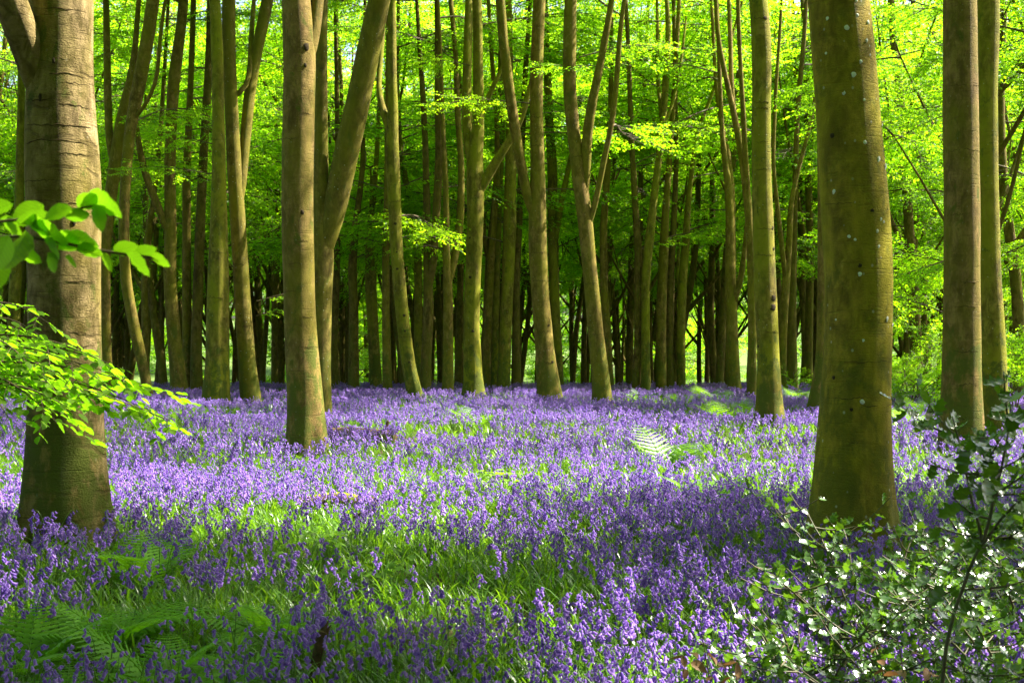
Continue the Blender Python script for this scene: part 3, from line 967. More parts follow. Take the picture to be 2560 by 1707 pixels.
# ---------------------------------------------------------------- background beeches beyond the crest (copied kinds)
def bg_variant(seed):
    """returns trunk mesh, limb meshes, attach points"""
    rs = np.random.default_rng(seed)
    H = rs.uniform(17, 21)
    r = rs.uniform(0.11, 0.19)
    P = [[0, 0, -0.3, r * 1.1], [0, 0, 0.0, r * 1.05]]
    x = y = 0.0
    dx, dy = rs.normal(0, 0.08, 2)
    for h in np.arange(1.2, H, 1.2):
        dx += rs.normal(0, 0.05)
        dy += rs.normal(0, 0.035)
        dx *= 0.85
        dy *= 0.85
        x += dx * 1.2
        y += dy * 1.2
        P.append([x, y, h, max(0.03, r * (1 - 0.85 * h / H))])
    Q = resample(P, 0.5, 2)
    mb = MB()
    tube(mb, Q, 9, 0, rough=0.05, flare=0.35, lobes=4, seed=seed)
    trunk = mb.mesh('trunk', [M['bark_far']])
    limbs, pts = [], [Q]
    for k in range(rs.integers(4, 8)):
        h0 = rs.uniform(3.0, 13)
        p = np.array([np.interp(h0, Q[:, 2], Q[:, q]) for q in range(4)])
        az = rs.uniform(0, 6.283)
        out = np.array([math.cos(az), math.sin(az)])
        L = [[*p[:3], p[3] * 0.8]]
        v = rs.uniform(0.35, 1.1)
        curl = rs.normal(0, 0.09, 2)
        q = p[:3].copy()
        rr = p[3] * rs.uniform(0.22, 0.7)
        ln = rs.uniform(3, 9)
        for s in np.arange(0.6, ln, 0.6):
            q = q + np.array([out[0] * v, out[1] * v, 1.0]) * 0.55 + rs.normal(0, 0.045, 3) + np.array([*curl, 0])
            v *= 0.86
            L.append([*q, max(0.015, rr * (1 - 0.8 * s / ln))])
        LQ = resample(L, 0.35, 2)
        mb = MB()
        tube(mb, LQ, 7, 0, rough=0.04, seed=seed + k)
        limbs.append(mb.mesh('limb', [M['bark_far']]))
        pts.append(LQ)
    # thin bare twigs, crossing at all angles
    return trunk, limbs, pts


BGV = [bg_variant(500 + k) for k in range(12)]
rs = random.Random(99)
placed = []


def far_sky_window(x, y):
    """left clearing where the sky shows low between the trunks"""
    return False


def put_bg(x, y, label, group, nb, hr, sc, gate=None):
    b = np.array([x, y, float(ground_z(x, y)) - 0.05])
    trunk, limbs, pts = rs.choice(BGV)
    s = rs.uniform(0.85, 1.2)
    rz = rs.uniform(0, 6.283)
    t = thing('beech_tree', tuple(b), label, 'tree', group)
    link('trunk', trunk, t, (0, 0, 0), (0, 0, rz), (s, s, 1))
    for lm in limbs:
        link('limb', lm, t, (0, 0, 0), (0, 0, rz), (s, s, 1))
    for k in range(nb):
        a = rs.choice(pts)
        h = rs.uniform(*hr)
        h = min(max(h, a[0, 2]), a[-1, 2])
        p = np.array([np.interp(h, a[:, 2], a[:, q]) for q in range(3)])
        px = s * (p[0] * math.cos(rz) - p[1] * math.sin(rz))
        py = s * (p[0] * math.sin(rz) + p[1] * math.cos(rz))
        link('bough', rs.choice(BOUGHS), t, (px, py, h), (rs.uniform(-0.5, 0.5), -rs.uniform(-0.45, 0.35), rs.uniform(0, 6.283)), rs.uniform(*sc))


tries = 0
while len(placed) < 185 and tries < 9000:
    tries += 1
    y = 41 + 41 * rs.random() ** 0.8
    x = rs.uniform(-1, 1) * (0.40 * y + 3)
    if any((x - a) ** 2 + (y - b) ** 2 < 2.0 ** 2 for a, b in placed):
        continue
    if x > 0.27 * y and y < 62 and rs.random() < 0.7:
        continue
    placed.append((x, y))
    w_ = behind(x, y)
    put_bg(x, y, 'thin far beech %s' % w_, 'thin far beeches ' + w_, 17, (0.10 * y + 0.5, 3.0 + 0.275 * y), (0.8, 1.4))

# slender stems deeper in the wood
tries = 0
deep = []
while len(deep) < 70 and tries < 6000:
    tries += 1
    y = rs.uniform(52, 84)
    x = rs.uniform(-1, 1) * (0.40 * y + 2)
    if any((x - a) ** 2 + (y - b) ** 2 < 1.3 ** 2 for a, b in placed + deep):
        continue
    deep.append((x, y))
    w_ = behind(x, y)
    put_bg(x, y, 'slender deep-wood stem ' + w_, 'slender deep-wood stems ' + w_, 5, (0.09 * y, 0.2 * y), (0.8, 1.3))

# sunlit trees along the open right-hand side, with low layered boughs
for k, (x, y) in enumerate([(10.5, 29), (12.6, 32.5), (14.5, 29.5), (11.8, 38), (15.5, 37), (17.5, 42), (13.6, 45), (20.0, 50), (17, 54), (10.2, 45)]):
    w_ = behind(x, y)
    put_bg(x, y, 'leafy sunlit beech %s' % w_, 'leafy young beeches ' + w_, 30, (1.6, 12.5), (0.6, 1.0))

# far woodland across the meadow
for k in range(46):
    y = rs.uniform(84, 135)
    x = rs.uniform(-1, 1) * (0.42 * y + 6)
    b = np.array([x, y, float(ground_z(x, y)) - 0.1])
    t = thing('woodland_tree', tuple(b), 'leafy far tree glimpsed through the trunks across the meadow', 'tree', 'far trees across the meadow')
    trunk, limbs, pts = rs.choice(BGV)
    link('trunk', trunk, t, (0, 0, 0), (0, 0, rs.uniform(0, 6)), (1.8, 1.8, 1.0))
    hh = rs.uniform(13, 19)
    for q in range(30):
        h = rs.uniform(0.8, hh)
        link('bough', rs.choice(BOUGHS), t, (0, 0, h), (rs.uniform(-0.5, 0.5), -rs.uniform(-0.4, 0.6), rs.uniform(0, 6.283)), rs.uniform(1.3, 2.0))


# ---------------------------------------------------------------- trunk details
def on_trunk(Q, base, nx, ny, ang=None):
    """point of the camera-facing trunk surface under a photo pixel (trunk axis rows Q)"""
    z = CAMH - (ny - CY) / FPX * base[1]
    ax = np.array([np.interp(z, Q[:, 2], Q[:, q]) for q in range(4)])
    px = (nx - CX) / FPX * base[1]
    dx = np.clip(px - ax[0], -ax[3] * 0.96, ax[3] * 0.96)
    dy = -math.sqrt(max(1e-6, ax[3] ** 2 - dx ** 2))
    nrm = np.array([dx, dy, 0]) / ax[3]
    return np.array([ax[0] + dx, ax[1] + dy, z]), nrm


def blob_mesh(seed, name, mat, n=9, thick=0.16):
    r_ = np.random.default_rng(seed)
    a = np.arange(n) * 2 * np.pi / n
    r = 1 + r_.normal(0, 0.16, n)
    v = [[0, 0, thick]] + [[0.62 * r[k] * math.cos(a[k]), 0.62 * r[k] * math.sin(a[k]), thick * 0.9] for k in range(n)] + [[r[k] * math.cos(a[k]), r[k] * math.sin(a[k]), -thick * 1.6] for k in range(n)]
    mb = MB()
    k = np.arange(n)
    mb.add(v, np.stack([np.zeros(n, int), 1 + k, 1 + (k + 1) % n], 1))
    mb.f.append((np.stack([1 + k, 1 + n + k, 1 + n + (k + 1) % n, 1 + (k + 1) % n], 1), 0))
    return mb.mesh(name, [mat])


M['scar'] = plain_mat('bark_scar', (0.060, 0.042, 0.016), (0.030, 0.022, 0.010), 0.9, 40, 0.05, 0.6)


def scar(tree, base, Q, x0_, s_, y, xa, xb, th, seed, sag=0.0):
    """raised wrinkle of bark running round the trunk (crop pixels)"""
    rs_ = random.Random(seed)
    P = []
    n = 16
    for k in range(n):
        f = k / (n - 1)
        yy = y + rs_.gauss(0, 2.2) + sag * math.sin(math.pi * f)
        p, nrm = on_trunk(Q, base, x0_ + (xa + (xb - xa) * f) / s_, yy / s_)
        r = th * math.sin(math.pi * (0.06 + 0.88 * f)) * rs_.uniform(0.5, 1.2) + 0.0008
        P.append([*(p - nrm * r * 0.15 - base), r])
    mb = MB()
    tube(mb, np.array(P), 5, 0)
    link('bark_wrinkle', mb.mesh('bark_wrinkle', [M['scar']]), tree)


LICH = [blob_mesh(k, 'lichen_patch', M['lichen']) for k in range(4)]
KNOT = [blob_mesh(20 + k, 'knot', M['knot'], 10, 0.3) for k in range(3)]
# lichen on the massive right trunk (crop D pixels: x, y, diameter)
for (x, y, w) in [(432, 18, 13), (445, 8, 12), (438, 30, 9), (482, 96, 12), (405, 120, 13), (347, 84, 9), (440, 78, 10), (474, 160, 9), (345, 198, 7), (487, 207, 7), (451, 233, 10), (427, 277, 14), (397, 338, 10), (462, 360, 7), (537, 435, 9),
                  (464, 502, 10), (514, 556, 13), (546, 577, 17), (371, 662, 10), (519, 757, 8), (505, 797, 8), (414, 814, 9), (432, 825, 7), (510, 848, 7), (578, 872, 6), (447, 940, 11), (543, 1088, 11), (570, 1107, 10), (453, 1363, 12), (380, 1090, 6), (458, 1160, 7), (530, 765, 7)]:
    p, nrm = on_trunk(T9Q, T9b, 1800 + x / 1.3632, y / 1.3632)
    sc = 0.62 * w / 1.3632 / FPX * T9b[1]
    o = link('lichen_patch', random.choice(LICH), T9, tuple(p + nrm * 0.006 - T9b), orient((0.2, 0, 1), nrm), (sc * random.uniform(1.0, 1.35), sc, sc * 0.5))
for (x, y, w) in [(365, 475, 17), (487, 728, 17), (448, 912, 14), (420, 1390, 12), (372, 1285, 14)]:
    p, nrm = on_trunk(T9Q, T9b, 1800 + x / 1.3632, y / 1.3632)
    sc = 0.5 * w / 1.3632 / FPX * T9b[1]
    link('knot', random.choice(KNOT), T9, tuple(p + nrm * 0.004 - T9b), orient((0, 0, 1), nrm), (sc, sc, sc * 0.4))
for (x, y, w) in [(245, 180, 26), (240, 242, 14), (230, 760, 14)]:
    p, nrm = on_trunk(T2Q, T2b, 600 + x / 1.4257, y / 1.4257)
    sc = 0.5 * w / 1.4257 / FPX * T2b[1]
    link('knot', random.choice(KNOT), T2, tuple(p + nrm * 0.004 - T2b), orient((0, 0, 1), nrm), (sc * 1.5, sc, sc * 0.7))
for (x, y, w) in [(180, 1540, 20), (190, 1700, 24), (300, 1560, 22), (318, 1665, 16), (322, 1720, 14), (230, 240, 14), (185, 370, 16), (300, 800, 18)]:
    p, nrm = on_trunk(T1Q, T1b, x / 1.4257, y / 1.4257)
    sc = 0.5 * w / 1.4257 / FPX * T1b[1]
    link('knot', random.choice(KNOT), T1, tuple(p + nrm * 0.004 - T1b), orient((0, 0, 1), nrm), (sc * 1.9, sc * 0.8, sc * 0.4))
t8, b8, q8 = T8
k_ = 0
for (y, xa, xb, th, sag) in [(62, 175, 325, 0.006, -6), (228, 200, 328, 0.004, 5), (292, 190, 335, 0.008, -8), (312, 240, 330, 0.004, 3), (372, 120, 250, 0.006, 6), (395, 230, 338, 0.004, -4), (460, 130, 340, 0.007, 7), (522, 120, 335, 0.006, -5), (560, 250, 345, 0.004, 5),
                             (655, 105, 240, 0.004, 4), (740, 200, 350, 0.004, -5), (1190, 130, 330, 0.006, -16), (1230, 220, 352, 0.004, 6), (1005, 250, 350, 0.003, 3), (1640, 130, 240, 0.004, 3), (1770, 250, 350, 0.004, -4)]:
    k_ += 1
    scar(T1, T1b, T1Q, 0, 1.4257, y, xa, xb, th * 0.6, k_, sag)
for (y, xa, xb, th, sag) in [(300, 768, 872, 0.003, 2), (520, 772, 875, 0.004, -2), (700, 790, 878, 0.003, 2), (735, 768, 830, 0.003, 0), (962, 800, 880, 0.004, 2), (1045, 775, 870, 0.003, 2), (1195, 768, 880, 0.005, 4), (1310, 770, 880, 0.003, -2), (1420, 760, 850, 0.003, 2)]:
    k_ += 1
    scar(T10[0], T10[1], T10[2], 1800, 1.3632, y, xa, xb, th, k_, sag)
for (y, xa, xb, th, sag) in [(68, 110, 172, 0.006, 3), (352, 112, 168, 0.005, 2), (372, 112, 166, 0.005, 2), (490, 110, 165, 0.004, -2), (580, 112, 170, 0.004, 2), (780, 118, 178, 0.005, 2), (870, 120, 180, 0.004, 2), (1130, 125, 198, 0.005, 3), (1260, 130, 196, 0.004, 2), (1310, 128, 200, 0.005, -3)]:
    k_ += 1
    scar(t8, b8, q8, 1800, 1.3632, y, xa, xb, th, k_, sag)
for (y, xa, xb, th, sag) in [(410, 235, 262, 0.005, 3), (500, 160, 215, 0.003, 2), (860, 215, 262, 0.004, 3), (940, 160, 240, 0.003, 2), (1040, 165, 210, 0.003, -2), (1235, 215, 270, 0.005, 3), (1130, 230, 268, 0.004, 2), (1330, 180, 240, 0.003, 2)]:
    k_ += 1
    scar(T2, T2b, T2Q, 600, 1.4257, y, xa, xb, th, k_, sag)
for (y, xa, xb, th, sag) in [(868, 470, 585, 0.003, 2), (1350, 350, 480, 0.003, 3), (1380, 450, 578, 0.003, -3), (1500, 340, 440, 0.004, 3), (700, 350, 450, 0.002, 2), (1230, 400, 560, 0.002, 2)]:
    k_ += 1
    scar(T9, T9b, T9Q, 1800, 1.3632, y, xa, xb, th, k_, sag)
for tr, x0_, rows in ((T6, 1200, [(420, 178, 222), (520, 182, 228), (900, 178, 236), (1000, 182, 238), (1180, 195, 252), (1290, 205, 270)]), (T7, 1200, [(250, 298, 340), (560, 330, 372), (830, 358, 404), (1010, 375, 425), (1190, 395, 442), (1340, 408, 466)]),
                      (T5, 600, [(700, 812, 868), (880, 808, 862), (1010, 800, 855), (1250, 800, 858)]), (T4, 600, [(720, 530, 574), (1010, 545, 590), (1200, 565, 612)]), (T12, 0, [(500, 758, 802), (900, 744, 812), (1060, 742, 815), (1250, 735, 818)]), (T13, 0, [(560, 812, 858), (940, 830, 882), (1160, 842, 900)])):
    for (y, xa, xb) in rows:
        k_ += 1
        scar(tr[0], tr[1], tr[2], x0_, 1.4257, y, xa, xb, 0.006, k_, 2)
for (x, y, w) in [(178, 1018, 22), (176, 1050, 24), (176, 780, 14), (180, 850, 12), (128, 1180, 12), (150, 70, 16)]:
    p, nrm = on_trunk(q8, b8, 1800 + x / 1.3632, y / 1.3632)
    sc = 0.5 * w / 1.3632 / FPX * b8[1]
    link('knot', random.choice(KNOT), t8, tuple(p + nrm * 0.004 - b8), orient((0, 0, 1), nrm), (sc, sc, sc * 0.4))
for tr, c0, sp in ((T4, 600, [(560, 900), (563, 960), (588, 1125), (590, 1180), (605, 1290), (556, 800)]), (T5, 600, [(820, 850), (820, 905), (822, 990), (830, 1180), (838, 1290), (845, 1340)]), (T6, 1200, [(250, 1395), (258, 1290), (245, 1160)])):
    tt, bb, qq = tr
    for (x, y) in sp:
        p, nrm = on_trunk(qq, bb, c0 + x / 1.4257, y / 1.4257)
        sc = 0.5 * random.uniform(7, 12) / 1.4257 / FPX * bb[1]
        link('knot', random.choice(KNOT), tt, tuple(p + nrm * 0.004 - bb), orient((0, 0, 1), nrm), (sc, sc, sc * 0.4))


# ---------------------------------------------------------------- bluebells
def bell_mesh(seed, detail=True):
    """nodding bell, mouth towards -Z, hung from the origin"""
    mb = MB()
    n = 6 if detail else 4
    a = np.arange(n) * 2 * np.pi / n
    prof = [(0.0022, 0.0), (0.0044, -0.004), (0.0044, -0.011), (0.0052, -0.0155)] if detail else [(0.003, 0.0), (0.005, -0.007), (0.0062, -0.016)]
    V = np.array([[r * math.cos(q), r * math.sin(q), z] for r, z in prof for q in a])
    i = np.arange(len(prof) - 1)[:, None]
    j = np.arange(n)[None, :]
    F = np.stack([i * n + j, i * n + (j + 1) % n, (i + 1) * n + (j + 1) % n, (i + 1) * n + j], -1).reshape(-1, 4)
    mb.add(V, F, 0, 0.45)
    b = (len(prof) - 1) * n
    # recurved petal tips
    ex = np.array([[0.0092 * math.cos(q + np.pi / n), 0.0092 * math.sin(q + np.pi / n), -0.0165] for q in a])
    if detail:
        mb.v.append(ex)
        mb.a.append(np.full(n, 1.0))
        k = np.arange(n)
        mb.f.append((np.stack([b + k, b + (k + 1) % n, mb.n + k], 1), 0))
        mb.n += n
    return mb


def bell_geom(detail):
    mb = bell_mesh(0, detail)
    V = np.concatenate(mb.v)
    return V, [f for f, _ in mb.f], np.concatenate(mb.a)


BELLV = {True: bell_geom(True), False: bell_geom(False)}
BELL_OBJ = bell_mesh(0, True).mesh('flower', [M['bell']])


def scape(seed):
    """stem rows and bell placements for one plant"""
    r_ = np.random.default_rng(seed)
    H = r_.uniform(0.27, 0.40)
    az = r_.uniform(0, 6.283)
    o = np.array([math.cos(az), math.sin(az), 0])
    bend = r_.uniform(0.03, 0.07)
    P = []
    for s in np.linspace(0, 1, 9):
        lat = bend * s ** 3 * 1.2
        z = H * (s - 0.12 * max(0, s - 0.75) ** 2 * 16)
        P.append(np.array([*(o * lat)[:2], z, 0.0028 * (1 - 0.55 * s)]))
    P = np.array(P)
    bells = []
    nb = r_.integers(6, 11)
    for k in range(nb):
        s = 0.66 + 0.34 * (k + 0.5) / nb
        p = np.array([np.interp(s, np.linspace(0, 1, 9), P[:, q]) for q in range(3)])
        a2 = az + r_.normal(0, 0.9)
        off = np.array([math.cos(a2), math.sin(a2), 0]) * r_.uniform(0.010, 0.020)
        tilt = r_.uniform(0.15, 0.95) * (1.2 - 0.5 * (1 - s))
        bells.append((p, p + off + np.array([0, 0, r_.uniform(-0.004, 0.004)]), a2, tilt, r_.uniform(1.0, 1.5) * (1.12 - 0.3 * (s - 0.66) / 0.34)))
    return P, bells


def rot_bell(V, az, tilt):
    # tilt mouth outwards
    c, s = math.cos(-tilt), math.sin(-tilt)
    Ry = np.array([[c, 0, s], [0, 1, 0], [-s, 0, c]])
    c, s = math.cos(az), math.sin(az)
    Rz = np.array([[c, -s, 0], [s, c, 0], [0, 0, 1]])
    return V @ Ry.T @ Rz.T


def blade(mb, r_, L, w, az, lean, mat, p0=(0, 0, 0), nseg=5):
    """arching strap leaf"""
    o = np.array([math.cos(az), math.sin(az), 0])
    sd = np.array([-o[1], o[0], 0])
    V = []
    p = np.array(p0, float)
    e = lean
    for k in range(nseg + 1):
        s = k / nseg
        ww = w * (0.75 + 0.5 * s if s < 0.4 else 0.95 * (1 - ((s - 0.4) / 0.6) ** 2) + 0.02)
        V += [p - sd * ww / 2, p + sd * ww / 2]
        p = p + (o * math.sin(e) + np.array([0, 0, math.cos(e)])) * L / nseg
        e += r_.uniform(0.12, 0.38)
    F = [[2 * k, 2 * k + 1, 2 * k + 3, 2 * k + 2] for k in range(nseg)]
    mb.add(V, F, mat, r_.uniform(0, 1))


def bluebell_mesh(seed, detail):
    r_ = np.random.default_rng(seed)
    mb = MB()
    for q in range(1 if detail else 2):
        P, bells = scape(seed * 7 + q)
        ofs = np.array([*r_.normal(0, 0.035, 2), 0]) if q else np.zeros(3)
        P2 = P.copy()
        P2[:, :3] += ofs
        tube(mb, P2 if detail else P2[::2], 4 if detail else 3, 1, r_.uniform(0, 1), cap=False)
        bv, bf, ba = BELLV[detail]
        for (p, p2, az, tilt, sc) in bells:
            V = rot_bell(bv * sc, az, tilt) + p2 + ofs
            n0 = mb.n
            base = r_.uniform(0, 0.75)
            mb.v.append(V)
            mb.a.append(np.clip(base + 0.3 * ba, 0, 1))
            mb.n += len(V)
            for f in bf:
                mb.f.append((f + n0, 0))
    for k in range(r_.integers(2, 5)):
        blade(mb, r_, r_.uniform(0.18, 0.32), r_.uniform(0.009, 0.015), r_.uniform(0, 6.283), r_.uniform(0.05, 0.5), 2, nseg=5 if detail else 4)
    return mb.mesh('bluebell_clump', [M['bell'], M['stem'], M['grass']])


def tuft_mesh(seed, n=8):
    r_ = np.random.default_rng(seed)
    mb = MB()
    for k in range(n):
        blade(mb, r_, r_.uniform(0.14, 0.27), r_.uniform(0.006, 0.012), r_.uniform(0, 6.283), r_.uniform(0.02, 0.5), 0, (*r_.normal(0, 0.025, 2), -0.01))
    return mb.mesh('leaf_tuft', [M['grass']])


def hidden_collection(name, meshes):
    c = bpy.data.collections.new(name)
    for k, me in enumerate(meshes):
        o = bpy.data.objects.new('%s_%02d' % (name, k), me)
        c.objects.link(o)
    return c


def scatter(name, pts, rot, sc, vi, coll):
    me = bpy.data.meshes.new(name)
    me.vertices.add(len(pts))
    me.vertices.foreach_set('co', pts.astype(np.float32).ravel())
    a = me.attributes.new('rot', 'FLOAT_VECTOR', 'POINT')
    a.data.foreach_set('vector', rot.astype(np.float32).ravel())
    a = me.attributes.new('sc', 'FLOAT', 'POINT')
    a.data.foreach_set('value', sc.astype(np.float32))
    a = me.attributes.new('vi', 'INT', 'POINT')
    a.data.foreach_set('value', vi.astype(np.int32))
    me.update()
    o = link(name, me)
    ng = bpy.data.node_groups.new(name, 'GeometryNodeTree')
    ng.interface.new_socket('Geometry', in_out='INPUT', socket_type='NodeSocketGeometry')
    ng.interface.new_socket('Geometry', in_out='OUTPUT', socket_type='NodeSocketGeometry')
    N, L = ng.nodes, ng.links
    gi = N.new('NodeGroupInput')
    go = N.new('NodeGroupOutput')
    ci = N.new('GeometryNodeCollectionInfo')
    ci.inputs['Collection'].default_value = coll
    ci.inputs['Separate Children'].default_value = True
    ci.inputs['Reset Children'].default_value = True
    ip = N.new('GeometryNodeInstanceOnPoints')
    ip.inputs['Pick Instance'].default_value = True

    def attr(nm, t):
        n = N.new('GeometryNodeInputNamedAttribute')
        n.data_type = t
        n.inputs['Name'].default_value = nm
        return n.outputs['Attribute']
    L.new(gi.outputs[0], ip.inputs['Points'])
    L.new(ci.outputs[0], ip.inputs['Instance'])
    L.new(attr('vi', 'INT'), ip.inputs['Instance Index'])
    L.new(attr('rot', 'FLOAT_VECTOR'), ip.inputs['Rotation'])
    L.new(attr('sc', 'FLOAT'), ip.inputs['Scale'])
    L.new(ip.outputs[0], go.inputs[0])
    md = o.modifiers.new('scatter', 'NODES')
    md.node_group = ng
    return o


TRUNKS = [(o.location.x, o.location.y) for o in COL.objects if o.type == 'EMPTY' and o.name.startswith('beech_tree')]
TR = np.array([(x, y) for x, y in TRUNKS if 0 < y < 45])


def lump(x, y):
    return (np.sin(x * 1.3 + 0.6 * np.sin(y * 0.9)) + np.sin(y * 1.1 + 1.7 + 0.8 * np.sin(x * 0.7)) + np.sin(x * 2.9 + y * 2.3) * 0.6 + np.sin(x * 4.7 - y * 3.9 + 1.0) * 0.5) / 3.1


def disp(nx_, ny_):
    """ground point under a pixel of the 2352-wide view"""
    nx_, ny_ = nx_ * 1.08844, ny_ * 1.08844
    d = CAMH * FPX / (ny_ - CY)
    return (nx_ - CX) / FPX * d, d


BARE = [(*disp(1010, 1400), 1.2, 1.5), (*disp(1055, 1010), 1.1, 0.9), (*disp(1320, 1010), 0.8, 0.6), (*disp(880, 1330), 0.5, 0.5), (*disp(1180, 1150), 0.6, 0.5), (*disp(660, 1240), 0.6, 0.6), (*disp(330, 1010), 0.8, 0.7), (*disp(250, 1440), 0.55, 0.45), (*disp(380, 1520), 0.6, 0.45), (*disp(160, 1600), 0.5, 0.4), (*disp(480, 1610), 0.5, 0.35), (*disp(580, 1500), 0.35, 0.3), (*disp(330, 1350), 0.4, 0.4), (*disp(640, 1450), 0.3, 0.3), (*disp(300, 1560), 0.8, 0.5), (*disp(480, 1500), 0.5, 0.4), (*disp(1530, 1100), 0.6, 1.1), (*disp(1650, 1150), 0.5, 0.5)]


def field(n, y0, y1, k, margin=2.5):
    """points spread evenly over the wood floor in front of the camera"""
    y = np.sqrt(RNG.uniform(y0 * y0, y1 * y1, n))
    x = RNG.uniform(-1, 1, n) * (0.405 * y + margin)
    keep = np.ones(n, bool)
    for (a, b) in TR:
        keep &= (x - a) ** 2 + (y - b) ** 2 > 0.34 ** 2
    for (a, b, w, h) in BARE:
        q = ((x - a) / w) ** 2 + ((y - b) / h) ** 2
        keep &= RNG.uniform(0, 1, n) < np.clip(q * 0.7 + 0.12, 0, 1) ** k
    if k > 0:
        keep &= RNG.uniform(0, 1, n) < np.where(y < 10, np.clip(0.75 + 0.65 * lump(x, y), 0.25, 1), np.clip(np.where(y < 20, 0.50, 0.62) + 0.75 * lump(x, y), 0.10, 1))
    return x[keep], y[keep]


BB_NEAR = hidden_collection('bluebell_kind', [bluebell_mesh(900 + k, True) for k in range(14)])
BB_FAR = hidden_collection('bluebell_far_kind', [bluebell_mesh(940 + k, False) for k in range(10)])
TUFT = hidden_collection('tuft_kind', [tuft_mesh(970 + k) for k in range(10)])


def do_scatter(name, x, y, coll, nv, smin, smax, tilt=0.12):
    n = len(x)
    pts = np.stack([x, y, ground_z(x, y)], 1)
    rot = np.stack([RNG.normal(0, tilt, n), RNG.normal(0, tilt, n), RNG.uniform(0, 6.283, n)], 1)
    return scatter(name, pts, rot, RNG.uniform(smin, smax, n), RNG.integers(0, nv, n), coll)


x, y = field(20500, 4.2, 15.5, 1)
# the nearest ones are plants of their own
vis = np.abs(x) < 0.392 * y + 0.05
order = np.argsort(np.where(vis & (y > 4.75), y, 1e9))
near_ids = order[:290]
rest = np.ones(len(x), bool)
rest[near_ids] = False
nearx, neary = x[near_ids], y[near_ids]
o = do_scatter('bluebell_carpet', x[rest], y[rest], BB_NEAR, 14, 0.85, 1.2)
tag(o, 'dense carpet of violet-blue bluebells spread under the beeches', 'bluebells', kind='stuff')
x, y = field(31000, 15.5, 41.5, 1)
o = do_scatter('bluebell_haze', x, y, BB_FAR, 10, 0.9, 1.25)
tag(o, 'distant violet haze of bluebells reaching the far trunks', 'bluebells', kind='stuff')
x, y = field(19000, 4.0, 17, 0)
o = do_scatter('bluebell_leaves', x, y, TUFT, 10, 0.7, 1.15)
tag(o, 'bright green strap leaves growing thickly among the bluebells', 'leaves', kind='stuff')
x, y = field(16000, 17, 44, 0)
o = do_scatter('distant_leaves', x, y, TUFT, 10, 0.7, 1.1)
tag(o, 'green strap leaves among the distant bluebells', 'leaves', kind='stuff')


def strap_mesh(seed):
    r_ = np.random.default_rng(seed)
    mb = MB()
    blade(mb, r_, r_.uniform(0.20, 0.32), r_.uniform(0.010, 0.015), 0, r_.uniform(0.1, 0.45), 0)
    return mb.mesh('leaf', [M['grass']])


STRAPS = [strap_mesh(k) for k in range(5)]
PROTO = []
for k in range(16):
    P, bells = scape(3000 + k)
    mb = MB()
    tube(mb, P, 5, 0, 0.5, cap=True)
    for (p, p2, az, tilt, sc) in bells:
        tube(mb, np.array([[*p, 0.0010], [*((p + p2) / 2 + [0, 0, 0.003]), 0.0009], [*p2, 0.0012]]), 3, 0, 0.5, cap=False)
    PROTO.append((mb.mesh('stem', [M['stem']]), bells))
for k in range(len(nearx)):
    stem, bells = PROTO[k % 16]
    s = random.uniform(0.9, 1.2)
    bx_ = nearx[k] / neary[k]
    w_ = 'beside the dark spreading fern' if bx_ < -0.27 else 'among the bright broad ferns' if bx_ < -0.20 else 'around the broken stump' if bx_ < -0.10 else 'in the grass between stump and grassy gap' if bx_ < 0.02 else 'between the grassy gap and the holly' if bx_ < 0.13 else 'growing up through the holly'
    b = thing('bluebell', (nearx[k], neary[k], float(ground_z(nearx[k], neary[k]))), 'single drooping bluebell ' + w_, 'flower', 'single bluebells ' + w_, random.uniform(0, 6.283))
    b.rotation_euler = (random.gauss(0, 0.1), random.gauss(0, 0.1), random.uniform(0, 6.283))
    b.scale = (s, s, s)
    link('stem', stem, b)
    for (p, p2, az, tilt, sc) in bells:
        link('flower', BELL_OBJ, b, tuple(p2), (0, -tilt, az), sc)
    for q in range(3):
        link('leaf', random.choice(STRAPS), b, (0, 0, 0), (0, 0, random.uniform(0, 6.283)))


# ---------------------------------------------------------------- ferns
def pinna_mesh(name='pinna', mats=None):
    """one toothed side-leaf of a fern frond, unit length along +X"""
    mb = MB()
    n = 10
    V, F = [], []
    for k in range(n + 1):
        s = k / n
        w = 0.075 * (1 - s) ** 0.75 * (1.25 if k % 2 else 0.55) + 0.004
        V += [[s + (0.05 if k % 2 else 0), w, -0.015], [s, 0, 0.0], [s + (0.05 if k % 2 else 0), -w, -0.015]]
    for k in range(n):
        q = 3 * k
        F += [[q, q + 1, q + 4, q + 3], [q + 1, q + 2, q + 5, q + 4]]
    mb.add(V, F, 0, 0.5)
    return mb.mesh(name, mats)


PINNA = pinna_mesh('pinna', [M['fern']])
PINNA_PALE = pinna_mesh('pinna', [M['fern_pale']])
PV = np.array([v.co[:] for v in PINNA.vertices])
PF = np.array([p.vertices[:] for p in PINNA.polygons])


def frond_path(r_, L, rise, az, droop=0.13):
    P = []
    e = rise
    p = np.zeros(3)
    o = np.array([math.cos(az), math.sin(az), 0])
    for k in range(13):
        P.append(p.copy())
        p = p + (o * math.cos(e) + np.array([0, 0, math.sin(e)])) * L / 12
        e -= r_.uniform(0.02, 0.02 + droop)
    return np.array(P)


